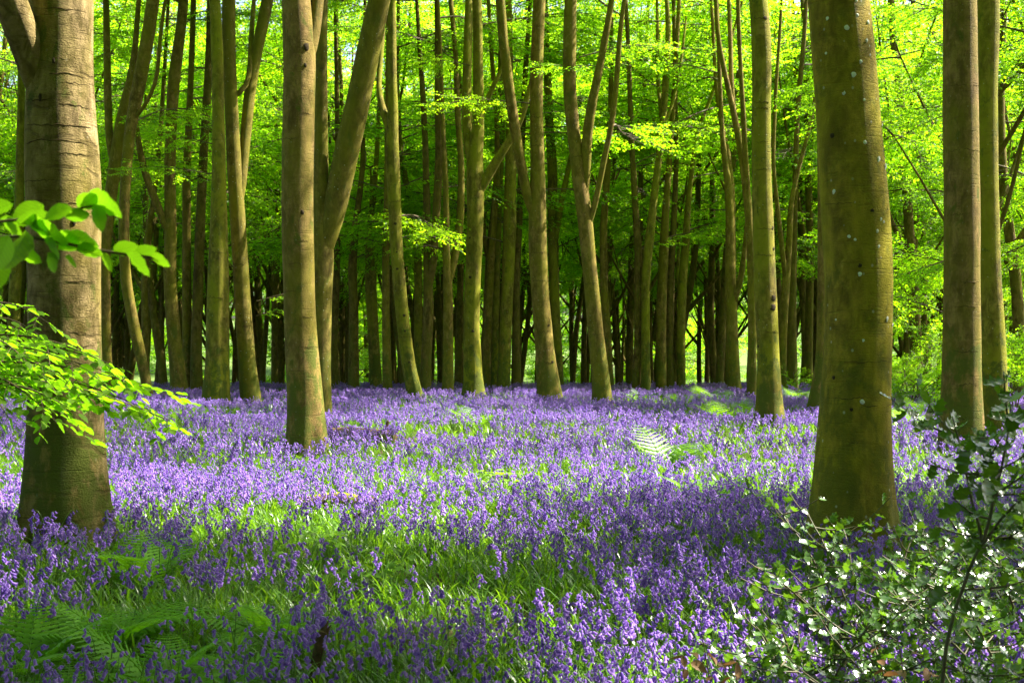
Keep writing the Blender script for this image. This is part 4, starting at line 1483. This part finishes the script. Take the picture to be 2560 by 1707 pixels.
def fern(loc, label, nf, L, pale=False, split=True, seed=0, group=None, rise=(0.6, 1.15), azs=None):
    r_ = np.random.default_rng(seed)
    mt = M['fern_pale'] if pale else M['fern']
    t = thing('fern', (loc[0], loc[1], float(ground_z(loc[0], loc[1]))), label, 'fern', group)
    for k in range(nf):
        az = azs[k] if azs else 6.283 * k / nf + r_.uniform(-0.35, 0.35)
        ll = L * r_.uniform(0.75, 1.15)
        P = frond_path(r_, ll, r_.uniform(*rise), az)
        mb = MB()
        rad = np.linspace(0.004, 0.0012, 13)
        tube(mb, np.c_[P, rad], 4, 0, 0.6, cap=False)
        side = np.array([-math.sin(az), math.cos(az), 0])
        items = []
        npn = 15 if split else 12
        for q in range(npn):
            s = 0.16 + 0.82 * q / npn
            p = np.array([np.interp(s, np.linspace(0, 1, 13), P[:, c]) for c in range(3)])
            tan = P[min(12, int(s * 12) + 1)] - P[int(s * 12) if s < 1 else 11]
            tan /= np.linalg.norm(tan) + 1e-9
            nrm = np.cross(tan, side)
            nrm *= np.sign(nrm[2]) if nrm[2] != 0 else 1
            pl = ll * 0.36 * (math.sin(math.pi * min(1, 0.22 + 0.78 * s)) ** 0.9) + 0.01
            for sd in (1, -1):
                d = side * sd * 0.88 + tan * 0.42 - np.array([0, 0, 0.12])
                items.append((p, d, nrm, pl * r_.uniform(0.9, 1.08)))
        if split:
            fr = link('frond', mb.mesh('frond', [mt]), t)
            for (p, d, nrm, pl) in items:
                link('pinna', PINNA_PALE if pale else PINNA, fr, tuple(p), orient(d, nrm), pl)
        else:
            for (p, d, nrm, pl) in items:
                x_ = d / np.linalg.norm(d)
                y_ = np.cross(nrm, x_)
                y_ /= np.linalg.norm(y_)
                z_ = np.cross(x_, y_)
                mb.add(p + pl * (PV[:, :1] * x_ + PV[:, 1:2] * y_ + PV[:, 2:] * z_), PF, 0, r_.uniform(0.2, 0.9))
            link('frond', mb.mesh('frond', [mt]), t)
    return t


def gp(nx_, ny_, lift=0.0):
    """floor point seen at display pixel (2352 wide), for something standing 'lift' above the floor"""
    nx_, ny_ = nx_ * 1.08844, ny_ * 1.08844
    d = (CAMH - lift) * FPX / (ny_ - CY)
    return (nx_ - CX) / FPX * d, d


fern(gp(250, 1400, 0.25), 'dark spreading fern in deep shade just in front of the scarred trunk', 7, 0.58, seed=1, rise=(0.8, 1.2))
fern(gp(360, 1480, 0.25), 'long-fronded green fern fanning right at the near edge, left of the stump', 7, 0.56, seed=2, rise=(0.75, 1.15))
fern(gp(150, 1560, 0.22), 'yellow-green fern arching low beside the nearest bluebells', 7, 0.5, seed=3, rise=(0.6, 1.0))
fern(gp(460, 1560, 0.2), 'bright broad fern with crisp fronds spreading at the very front', 8, 0.48, seed=4, rise=(0.7, 1.1))
fern(gp(560, 1450, 0.2), 'small shaded fern beside the broken stump', 7, 0.42, seed=5, rise=(0.4, 0.8))
fern(gp(330, 1300, 0.2), 'fern rising behind the dark spreading fern, near the foot of the scarred trunk', 6, 0.6, seed=31, rise=(0.8, 1.2))
fern(gp(640, 1400, 0.2), 'low fern half buried in flowers behind the broken stump', 6, 0.5, seed=32, rise=(0.7, 1.1))
fern(gp(60, 1470, 0.2), 'fern with narrow dark fronds beside the yellow-green arching fern', 6, 0.6, seed=33, rise=(0.7, 1.1))
fern(gp(1530, 1060, 0.2), 'large sunlit fern standing alone among mid-distance bluebells', 9, 0.8, split=False, pale=True, seed=6, rise=(0.9, 1.3), azs=[0.15, 0.6, 1.1, 1.7, 2.2, 2.7, 3.2, 5.8, 3.8])
fern(gp(1630, 1125, 0.2), 'shaded low fern between the sunlit fern and the spotted trunk', 7, 0.6, split=False, seed=7, rise=(0.7, 1.1))
fern(gp(1095, 965, 0.2), 'small pale fern beside a grassy hollow in the bluebells', 6, 0.7, split=False, pale=True, seed=8, rise=(0.8, 1.2))
fern(gp(450, 950, 0.2), 'pale fern curled near the beech with the swollen foot', 5, 0.6, split=False, pale=True, seed=9, rise=(0.7, 1.1))
for k, (a, b) in enumerate([(1570, 922), (1620, 918), (1660, 925), (1470, 918), (1710, 945), (1650, 955), (2110, 950), (2150, 985), (2080, 965), (1830, 915)]):
    fern(gp(a, b, 0.2), 'pale bracken fern growing near the far trunks', 6, 0.7, split=False, pale=True, seed=20 + k, group='bracken near the far trunks', rise=(0.95, 1.4))


# ---------------------------------------------------------------- leaves for near branches
def broad_leaf_mesh(name, mat, wid=0.62, curl=0.08, fold=0.10, n=8):
    """ovate leaf, unit length along +X"""
    mb = MB()
    V = []
    for k in range(n + 1):
        s = k / n
        w = wid * 0.5 * (math.sin(math.pi * s ** 0.85) ** 0.8) if 0 < s < 1 else 0.004
        z = -curl * s * s
        wav = 0.018 * (1 if k % 2 else -1)
        V += [[s, w, z + fold * w * 2 + wav], [s, 0, z], [s, -w, z + fold * w * 2 + wav]]
    F = []
    for k in range(n):
        a = 3 * k
        F += [[a, a + 1, a + 4, a + 3], [a + 1, a + 2, a + 5, a + 4]]
    mb.add(V, F, 0, RNG.uniform(0.2, 0.8))
    return mb.mesh(name, [mat])


BLEAF = [broad_leaf_mesh('leaf', M['leaf_near'], w, c, f) for w, c, f in ((0.62, 0.08, 0.1), (0.68, 0.14, 0.06), (0.58, 0.02, 0.16), (0.64, 0.2, 0.1))]


def beech_sapling(label, stem, twigs, leafsize, seed):
    """stem rows (x,y,z,r) outside the picture; twigs: list of world polylines"""
    rs_ = random.Random(seed)
    base = np.array(stem[0][:3])
    base[2] = float(ground_z(base[0], base[1]))
    t = thing('beech_sapling', tuple(base), label, 'sapling')
    Q = resample(stem, 0.15, 2)
    Q[:, :3] -= base
    mb = MB()
    tube(mb, Q, 8, 0, rough=0.04, flare=0.3, lobes=3)
    link('stem', mb.mesh('stem', [M['twig']]), t)
    for tw in twigs:
        pts, ls, sides, tiltn = tw
        P = np.array([[*p, 0.006] for p in pts])
        P[:, 3] = np.linspace(0.008, 0.002, len(P)) * leafsize / 0.07
        q = resample(P, 0.05, 3)
        q[:, :3] -= base
        mb = MB()
        tube(mb, q, 5, 0, cap=True)
        # short side shoots carrying most leaves
        items = []
        n = len(q)
        s = int(n * ls)
        k = 0
        while s < n - 1:
            tan = q[min(s + 1, n - 1), :3] - q[s - 1, :3]
            tan /= np.linalg.norm(tan) + 1e-9
            up = np.array([0, 0, 1.0])
            sd = np.cross(up, tan)
            sd /= np.linalg.norm(sd) + 1e-9
            sg = 1 if k % 2 else -1
            if sides and rs_.random() < 0.75:
                ln = rs_.uniform(0.12, 0.30) * leafsize / 0.07
                d = tan * 0.7 + sd * sg * 0.8 + np.array([0, 0, rs_.uniform(-0.5, 0.12)])
                d /= np.linalg.norm(d)
                p0 = q[s, :3]
                e = p0 + d * ln - np.array([0, 0, 0.03])
                tube(mb, np.array([[*p0, 0.0022], [*((p0 + e) / 2 + [0, 0, 0.01]), 0.0018], [*e, 0.001]]), 3, 0, cap=False)
                m_ = max(2, int(ln / (0.55 * leafsize)))
                for w in range(m_):
                    f = (w + 0.6) / m_
                    g2 = 1 if w % 2 else -1
                    s2 = np.cross(up, d)
                    s2 /= np.linalg.norm(s2) + 1e-9
                    items.append((p0 + (e - p0) * f, d * 0.7 + s2 * g2 * 0.8 + np.array([0, 0, -0.15])))
                items.append((e, d))
            else:
                items.append((q[s, :3], tan * 0.6 + sd * sg * 0.9 + np.array([0, 0, -0.1])))
            k += 1
            s += rs_.choice((1, 2)) if sides else 1
        items.append((q[-1, :3], q[-1, :3] - q[-2, :3] + np.array([0, 0, -0.01])))
        to = link('twig', mb.mesh('twig', [M['twig']]), t)
        for (p, d) in items:
            nrm = np.array([rs_.gauss(0, 0.35), rs_.gauss(0, 0.35) - tiltn, 1.0])
            link('leaf', rs_.choice(BLEAF), to, tuple(p), orient(d, nrm), leafsize * rs_.uniform(0.7, 1.2))
    return t


# leafy sapling in front of the scarred trunk
tw = []
for (x0_, y0_, x1_, y1_, d0, d1) in [(-60, 700, 115, 745, 7.6, 7.3), (-60, 760, 120, 790, 7.9, 7.8), (-60, 770, 250, 835, 7.4, 7.2), (-60, 810, 310, 880, 7.6, 7.9), (-60, 830, 395, 910, 7.3, 7.4), (-60, 800, 200, 850, 7.0, 6.8),
                                     (-60, 860, 390, 965, 7.7, 7.6), (-60, 850, 130, 970, 7.2, 6.9), (-60, 900, 70, 900, 7.5, 7.5), (-60, 780, 60, 830, 7.0, 6.7), (-60, 870, 260, 930, 7.5, 7.8), (-60, 840, 180, 900, 8.0, 8.0), (-60, 905, 20, 960, 7.2, 7.0), (-60, 790, 290, 850, 7.8, 8.0), (-60, 850, 340, 940, 7.9, 8.0), (-60, 880, 180, 950, 7.1, 7.0), (-60, 740, 90, 770, 7.4, 7.2), (-60, 820, 150, 870, 7.1, 7.0), (-60, 835, 240, 900, 8.1, 8.2), (-60, 870, 110, 930, 7.6, 7.5)]:
    pts = []
    for s in np.linspace(0, 1, 6):
        pts.append(dpt(x0_ + (x1_ - x0_) * s, y0_ + (y1_ - y0_) * s - 26 * math.sin(math.pi * s), d0 + (d1 - d0) * s))
    tw.append(([np.array([-3.5, 7.5, pts[0][2] - 0.2])] + pts, 0.22, True, -0.35))
beech_sapling('leafy beech sapling boughs hanging across the foot of the scarred trunk', [(-3.5, 7.5, -0.1, 0.03), (-3.52, 7.5, 0.8, 0.026), (-3.46, 7.52, 1.6, 0.02), (-3.5, 7.5, 2.4, 0.01)], tw, 0.074, 5)

# nearest, out-of-focus twig of large leaves
near_d = 2.2
t = thing('beech_sapling', (-1.25, 2.3, float(ground_z(-1.25, 2.3))), 'out-of-focus twig of large translucent beech leaves closest to the viewer', 'sapling')
b0 = np.array(t.location)
mb = MB()
Q = resample([(-1.25, 2.3, -0.05, 0.018), (-1.24, 2.3, 0.8, 0.015), (-1.27, 2.28, 1.5, 0.012), (-1.25, 2.3, 2.2, 0.006)], 0.15, 2)
Q[:, :3] -= b0
tube(mb, Q, 8, 0)
link('stem', mb.mesh('stem', [M['twig']]), t)
for path, leaves in [
    ([(-300, 540), (-60, 512), (60, 505), (150, 490), (215, 470)], [(215, 468, 62, 70, 2.18), (200, 455, 95, 15, 2.2), (165, 478, 60, 160, 2.15), (120, 500, 70, 175, 2.2), (100, 470, 80, 150, 2.25), (150, 500, 55, -10, 2.2), (30, 470, 70, 165, 2.25), (60, 500, 75, 30, 2.2), (0, 500, 70, 40, 2.25), (180, 480, 60, -35, 2.2), (235, 462, 55, 40, 2.2)]),
    ([(-300, 560), (-60, 545), (60, 540), (150, 560), (260, 582), (370, 594)], [(60, 530, 100, 100, 2.15), (70, 520, 100, 20, 2.2), (150, 545, 80, 12, 2.2), (20, 540, 85, 110, 2.1), (110, 580, 50, 60, 2.2), (175, 575, 65, 0, 2.2), (260, 580, 55, -20, 2.2), (290, 580, 75, 40, 2.15), (345, 592, 55, 12, 2.2), (-10, 570, 85, 80, 2.2), (205, 540, 70, 160, 2.22), (150, 590, 40, 30, 2.2), (100, 550, 70, 35, 2.2), (130, 560, 70, -15, 2.22), (230, 578, 50, 60, 2.2), (310, 588, 50, -25, 2.2), (30, 570, 70, 20, 2.2)]),
]:
    P = np.array([[*dpt(a, b, near_d), 0.0028] for a, b in path])
    P[0, :3] = (-1.25, 2.3, P[1, 2] - 0.15)
    q = resample(P, 0.03, 2)
    q[:, :3] -= b0
    mb = MB()
    tube(mb, q, 5, 0)
    to = link('twig', mb.mesh('twig', [M['twig']]), t)
    for (lx, ly, ll, an, dd) in leaves:
        p = dpt(lx, ly, dd)
        a = R(an)
        dirv = np.array([math.cos(a), random.uniform(-0.45, 0.1), -math.sin(a)])
        nrm = np.array([0.2 + random.gauss(0, 0.25), 0.75, 0.7])
        link('leaf', random.choice(BLEAF), to, tuple(p - b0), orient(dirv, nrm), ll * 1.12 / (FPX / 1.08844) * dd)


# ---------------------------------------------------------------- holly
def holly_leaf_mesh(seed):
    r_ = np.random.default_rng(seed)
    mb = MB()
    n = 9
    V = [[0, 0, 0]]
    mid, L_, R_ = [], [], []
    for k in range(1, n):
        s = k / n
        w = 0.29 * math.sin(math.pi * min(1, s * 0.9 + 0.08)) ** 0.6
        spike = k % 3 == 1
        ww = w * (1.38 if spike else 0.86)
        z = (0.11 if spike else 0.0) * r_.uniform(0.5, 1.5)
        V += [[s + (0.05 if spike else 0), ww, z], [s, 0, -0.02], [s + (0.05 if spike else 0), -ww, z]]
    V.append([1.06, 0, 0.05])
    F3 = [[0, 2, 1], [0, 3, 2], [len(V) - 1, len(V) - 4, len(V) - 3], [len(V) - 1, len(V) - 3, len(V) - 2]]
    F4 = []
    for k in range(n - 2):
        a = 1 + 3 * k
        F4 += [[a, a + 1, a + 4, a + 3], [a + 1, a + 2, a + 5, a + 4]]
    mb.add(V, F4, 0, r_.uniform(0.1, 0.9))
    mb.f.append((np.array(F3), 0))
    return mb.mesh('leaf', [M['holly']], smooth=True)


HLEAF = [holly_leaf_mesh(k) for k in range(6)]
HGEO = []
for me in HLEAF:
    HGEO.append((np.array([v.co[:] for v in me.vertices]), np.array([p.vertices[:] for p in me.polygons if len(p.vertices) == 4]),
                 np.array([p.vertices[:] for p in me.polygons if len(p.vertices) == 3]), random.uniform(0.1, 0.9)))


def holly(label, base, stems, leafsize, nleaf_max, seed, leaf_step=0.028, name='holly_bush'):
    """stems: polylines (x,y,z) in world space, side shoots added; leaves are parts"""
    rs_ = random.Random(seed)
    b = np.array([base[0], base[1], float(ground_z(base[0], base[1]))])
    t = thing(name, tuple(b), label, 'holly')
    cnt = 0
    cand = []
    for pts, r0, nsh in stems:
        P = np.c_[np.array(pts, float), np.linspace(r0, r0 * 0.35, len(pts))]
        q = resample(P, 0.06, 3)
        q[:, :3] += np.cumsum(np.random.default_rng(seed + len(pts)).normal(0, 0.004, (len(q), 3)), axis=0)
        q[:, :3] -= b
        mb = MB()
        tube(mb, q, 6, 0, rough=0.05)
        shoots = []
        for k in range(nsh):
            s = rs_.randint(int(len(q) * 0.25), len(q) - 2)
            az = rs_.uniform(0, 6.283)
            d = np.array([math.cos(az), math.sin(az), rs_.uniform(-0.1, 0.9)])
            d /= np.linalg.norm(d)
            ln = rs_.uniform(0.14, 0.34)
            e = q[s, :3] + d * ln
            if e[2] < 0.1:
                continue
            mid = (q[s, :3] + e) / 2 + np.array([0, 0, -0.02])
            sh = resample([[*q[s, :3], 0.004], [*mid, 0.003], [*e, 0.0018]], 0.04, 1)
            tube(mb, sh, 4, 0)
            shoots.append(sh)
        so = link('branch', mb.mesh('branch', [M['holly_twig']]), t)
        for sh in shoots + [q[int(len(q) * 0.45):]]:
            ln = np.linalg.norm(sh[-1, :3] - sh[0, :3])
            n = int(ln / leaf_step)
            for w in range(n):
                f = 0.2 + 0.8 * (w + 0.5) / n
                p = np.array([np.interp(f, np.linspace(0, 1, len(sh)), sh[:, c]) for c in range(3)])
                tan = sh[-1, :3] - sh[0, :3]
                tan /= np.linalg.norm(tan)
                az = w * 2.4 + rs_.uniform(-0.4, 0.4)
                u = np.cross(tan, [0.3, 0.2, 1.0])
                u /= np.linalg.norm(u)
                v = np.cross(tan, u)
                d = tan * 0.45 + (u * math.cos(az) + v * math.sin(az))
                cand.append((so, p, d, np.array([rs_.gauss(0.25, 0.5), rs_.gauss(-0.42, 0.55), 1.0]), leafsize * rs_.uniform(0.7, 1.25)))
    rs_.shuffle(cand)
    for (so, p, d, nrm, s) in cand[:nleaf_max]:
        link('leaf', rs_.choice(HLEAF), so, tuple(p), orient(d, nrm), s)
    if len(cand) > nleaf_max:
        mb = MB()
        for (so, p, d, nrm, s) in cand[nleaf_max:nleaf_max + 220]:
            hv, hf4, hf3, ha = rs_.choice(HGEO)
            m3 = np.array(orient(d, nrm).to_matrix())
            mb.add(p + (hv * s) @ m3.T, hf4, 0, ha)
            mb.f.append((hf3 + mb.n - len(hv), 0))
        fo = link('inner_foliage', mb.mesh('inner_foliage', [M['holly']], smooth=True), t)
        fo['kind'] = 'stuff'
    return t


def stem_fan(cx, cy, n, reach, height, seed, nsh, az0=0.0, az1=6.283):
    rs_ = random.Random(seed)
    out = []
    for k in range(n):
        az = az0 + (az1 - az0) * (k + rs_.uniform(0, 1)) / n
        rr = reach * rs_.uniform(0.45, 1.0)
        hh = height * rs_.uniform(0.6, 1.05)
        out.append(([(cx + rs_.uniform(-0.06, 0.06), cy + rs_.uniform(-0.06, 0.06), -0.03), (cx + math.cos(az) * rr * 0.35, cy + math.sin(az) * rr * 0.35, hh * 0.5), (cx + math.cos(az) * rr * 0.75, cy + math.sin(az) * rr * 0.75, hh * 0.85), (cx + math.cos(az) * rr, cy + math.sin(az) * rr, hh)], 0.007, nsh))
    return out


holly('sprawling holly bush with glinting spiny leaves in front of the spotted trunk', (1.65, 6.1), stem_fan(1.65, 6.1, 12, 0.75, 0.78, 1, 10), 0.056, 300, 1, 0.040)
holly('low holly bush with bare crossing twigs at the foot of the dark upright holly', (2.1, 5.5), stem_fan(2.1, 5.5, 11, 0.75, 0.66, 2, 10), 0.054, 300, 2, 0.040)
holly('holly shoots close to the brown dead leaves at the front', (1.5, 4.95), stem_fan(1.5, 4.95, 11, 0.55, 0.50, 3, 9), 0.05, 300, 3, 0.040)
holly('thin straggling holly sprigs reaching towards the grassy gap', (1.12, 5.3), stem_fan(1.2, 5.3, 8, 0.55, 0.5, 5, 7), 0.052, 240, 5, 0.040)
holly('broad holly clump leaning on the low bushes behind the upright stem', (2.55, 6.4), stem_fan(2.55, 6.4, 11, 0.75, 0.72, 6, 10), 0.055, 300, 6, 0.040)
d_ = 4.1
holly('dark upright holly stem with large spiny leaves rising above the low bushes', (1.35, 4.1), [
    ([(1.36, 4.1, -0.05)] + [tuple(dpt(a, b, d_)) for a, b in [(2170, 1490), (2250, 1260), (2340, 1160), (2440, 1080)]], 0.008, 9),
    ([tuple(dpt(a, b, d_)) for a, b in [(2260, 1240), (2235, 1130), (2205, 1030), (2190, 960)]], 0.006, 7),
    ([tuple(dpt(a, b, d_ - 0.1)) for a, b in [(2262, 1235), (2300, 1100), (2315, 1000), (2325, 930)]], 0.006, 8),
    ([tuple(dpt(a, b, d_ + 0.1)) for a, b in [(2268, 1240), (2330, 1225), (2420, 1215)]], 0.005, 6),
], 0.062, 220, 4, 0.032)

# dead brown leaves caught at the foot of the holly
DEAD = [broad_leaf_mesh('leaf', M['dead'], 0.6, 0.3, 0.25), broad_leaf_mesh('leaf', M['dead'], 0.5, -0.25, 0.35)]
for lab, c, nn_ in (('sprig of curled brown dead leaves lying against the front holly', dpt(1630, 1535, 4.75), 14), ('cluster of withered dark brown leaves under the upright holly', dpt(2080, 1530, 4.6), 9)):
    t = thing('dead_sprig', (c[0], c[1], float(ground_z(c[0], c[1]))), lab, 'dead leaves')
    mb = MB()
    tube(mb, resample([(0, 0, -0.03, 0.004), (0.02, 0, c[2] * 0.6, 0.003), (-0.03, 0, c[2] + 0.12, 0.0015)], 0.05, 1), 4, 0)
    link('twig', mb.mesh('twig', [M['twig']]), t)
    for k in range(nn_):
        link('leaf', random.choice(DEAD), t, (random.uniform(-0.11, 0.11), random.uniform(-0.06, 0.06), c[2] + random.uniform(-0.07, 0.06)), (random.uniform(-0.8, 0.8), random.uniform(-0.8, 0.8), random.uniform(0, 6.28)), random.uniform(0.04, 0.07))

# ---------------------------------------------------------------- low herbs, moss, twig, stump, log
HERB = [broad_leaf_mesh('leaf', M['herb'], 0.72, 0.1, 0.05, 6), broad_leaf_mesh('leaf', M['herb'], 0.6, 0.2, 0.1, 6)]


def herb(px, py, label, n, spread, h, seed, ls=0.07, group=None):
    rs_ = random.Random(seed)
    x_, y_ = gp(px, py, h * 0.7)
    t = thing('woodland_herb', (x_, y_, float(ground_z(x_, y_))), label, 'plant', group)
    for k in range(n):
        az = rs_.uniform(0, 6.283)
        rr = spread * math.sqrt(rs_.random())
        hh = h * rs_.uniform(0.6, 1.1)
        e = np.array([math.cos(az) * rr, math.sin(az) * rr, hh])
        mb = MB()
        tube(mb, np.array([[e[0] * 0.2, e[1] * 0.2, -0.02, 0.002], [e[0] * 0.6, e[1] * 0.6, hh * 0.7, 0.0018], [*e, 0.001]]), 3, 0, cap=False)
        st = link('stalk', mb.mesh('stalk', [M['stem']]), t)
        for q in range(3):
            a2 = az + (q - 1) * 1.5 + rs_.uniform(-0.3, 0.3)
            link('leaf', rs_.choice(HERB), st, tuple(e), orient((math.cos(a2), math.sin(a2), -0.1), (rs_.gauss(0, 0.3), rs_.gauss(0, 0.3), 1)), ls * rs_.uniform(0.7, 1.2))


herb(1150, 1120, 'patch of bright yellow-green herb leaves in the sunlit bluebells', 22, 0.28, 0.30, 1)
herb(1270, 1140, 'low yellow-green herb right of the bright leafy patch', 16, 0.25, 0.26, 2)
herb(720, 1250, 'pale herb spray catching sun beside the fallen branch', 16, 0.22, 0.30, 3)
herb(850, 1300, 'flat sunlit herb patch nearer than the fallen branch', 20, 0.25, 0.24, 4)
herb(1160, 1455, 'shaded three-leaved herbs near the grassy gap', 7, 0.22, 0.22, 5, 0.06)
herb(1660, 1475, 'single star-shaped seedling left of the holly shoots', 2, 0.05, 0.28, 6, 0.085)
herb(760, 1500, 'dim herb leaves behind the nearest flower heads by the stump', 7, 0.2, 0.2, 7, 0.06)

x_, y_ = gp(775, 1172, 0.06)
t = thing('fallen_log', (x_, y_, 0.0), 'short rotten log coated in yellow moss, lying beside the fallen branch', 'log')
mb = MB()
tube(mb, resample([(-0.34, 0, 0.09, 0.085), (0, 0.03, 0.12, 0.10), (0.34, 0.0, 0.10, 0.08)], 0.06, 1), 12, 0, rough=0.1, seed=3)
link('log', mb.mesh('log', [M['wood']]), t)
mb = MB()
tube(mb, resample([(-0.30, 0, 0.12, 0.03), (-0.2, 0.02, 0.15, 0.07), (0, 0.03, 0.16, 0.075), (0.16, 0.0, 0.15, 0.065), (0.27, 0, 0.12, 0.02)], 0.03, 1), 14, 0, rough=0.28, seed=9)
link('moss', mb.mesh('moss', [M['moss']]), t)

p0, p1 = dpt(795, 1200, 11.0), dpt(862, 1172, 10.8)
t = thing('fallen_branch', (p0[0], p0[1], 0.0), 'broken brown branch slanting up out of the bluebells', 'branch')
b0 = np.array([p0[0], p0[1], 0.0])
mb = MB()
tube(mb, resample([(*(p0 - (p1 - p0) * 1.2 - b0), 0.022), (*(p0 - b0), 0.024), (*((p0 + p1) / 2 - b0 + [0, 0, 0.02]), 0.022), (*(p1 - b0), 0.016)], 0.04, 2), 9, 0, rough=0.1, seed=4)
link('branch', mb.mesh('branch', [M['wood']]), t)
mb = MB()
mid = (p0 + p1) / 2 - b0
tube(mb, resample([(*mid, 0.010), (*(mid + [0.05, 0, 0.07]), 0.007), (*(mid + [0.08, 0, 0.10]), 0.005)], 0.03, 1), 6, 0)
link('stub', mb.mesh('stub', [M['wood']]), t)

p0 = dpt(737, 1450, 5.9)
t = thing('broken_stump', (p0[0], p0[1], 0.0), 'small broken brown stump poking up at the near edge', 'stump')
mb = MB()
tube(mb, resample([(-0.03, 0, -0.05, 0.03), (-0.02, 0, p0[2] * 0.5, 0.024), (0.0, 0, p0[2] - 0.03, 0.022), (0.012, 0, p0[2] + 0.0, 0.020)], 0.02, 1), 11, 0, rough=0.16, flare=0.4, lobes=3, seed=2)
link('stump', mb.mesh('stump', [M['wood']]), t)
for k, (dx, dz, r) in enumerate([(0.012, 0.05, 0.012), (-0.006, 0.025, 0.010), (0.024, 0.03, 0.009)]):
    mb = MB()
    tube(mb, [(dx, 0, p0[2] - 0.02, r), (dx + 0.01, 0, p0[2] + dz * 0.5, r * 0.7), (dx + 0.022, 0.004, p0[2] + dz, 0.002)], 5, 0)
    link('splinter', mb.mesh('splinter', [M['wood']]), t)

x_, y_ = gp(800, 1012, 0.12)
t = thing('fallen_log', (x_, y_, 0.0), 'reddish-brown log half sunk in flowers right of the smooth warm trunk', 'log')
mb = MB()
tube(mb, resample([(-0.6, 0.1, 0.16, 0.11), (0, 0, 0.2, 0.13), (0.7, -0.1, 0.18, 0.11)], 0.08, 1), 12, 0, rough=0.09, seed=6)
link('log', mb.mesh('log', [M['wood']]), t)
mb = MB()
tube(mb, resample([(0.55, -0.08, 0.22, 0.04), (0.58, -0.1, 0.36, 0.03), (0.6, -0.1, 0.42, 0.02)], 0.05, 1), 7, 0, rough=0.1)
link('stub', mb.mesh('stub', [M['wood']]), t)


# ---------------------------------------------------------------- sunlit shrubs at the far right edge of the flowers
def shrub(px, py, label, n, size, seed):
    rs_ = random.Random(seed)
    x_, y_ = gp(px, py, 0.1)
    y_ = min(y_, 40)
    x_ = (px * 1.08844 - CX) / FPX * y_
    t = thing('shrub', (x_, y_, float(ground_z(x_, y_))), label, 'shrub')
    for k in range(4):
        az = rs_.uniform(0, 6.283)
        mb = MB()
        tube(mb, resample([(0, 0, -0.05, 0.02), (0.2 * math.cos(az), 0.2 * math.sin(az), 0.4 * size, 0.015), (0.5 * math.cos(az), 0.5 * math.sin(az), 0.9 * size, 0.006)], 0.1, 1), 5, 0)
        link('stem', mb.mesh('stem', [M['twig']]), t)
    for k in range(n):
        link('bough', rs_.choice(BOUGHS), t, (rs_.uniform(-0.3, 0.3), rs_.uniform(-0.3, 0.3), rs_.uniform(0.1, 0.5) * size), (rs_.uniform(-0.4, 0.4), -rs_.uniform(0.0, 0.9), rs_.uniform(0, 6.283)), size * rs_.uniform(0.28, 0.45))


shrub(2090, 935, 'sunlit yellow-green shrub between the spotted and the fluted trunks', 16, 1.2, 1)
shrub(2135, 930, 'low bright shrub close to the fluted brown trunk', 12, 1.0, 2)
shrub(1828, 905, 'small bright shrub between the knotted and the spotted trunks', 9, 0.8, 3)
shrub(2330, 950, 'pale sunlit shrub right of the mossy green-edged beech', 16, 1.4, 4)
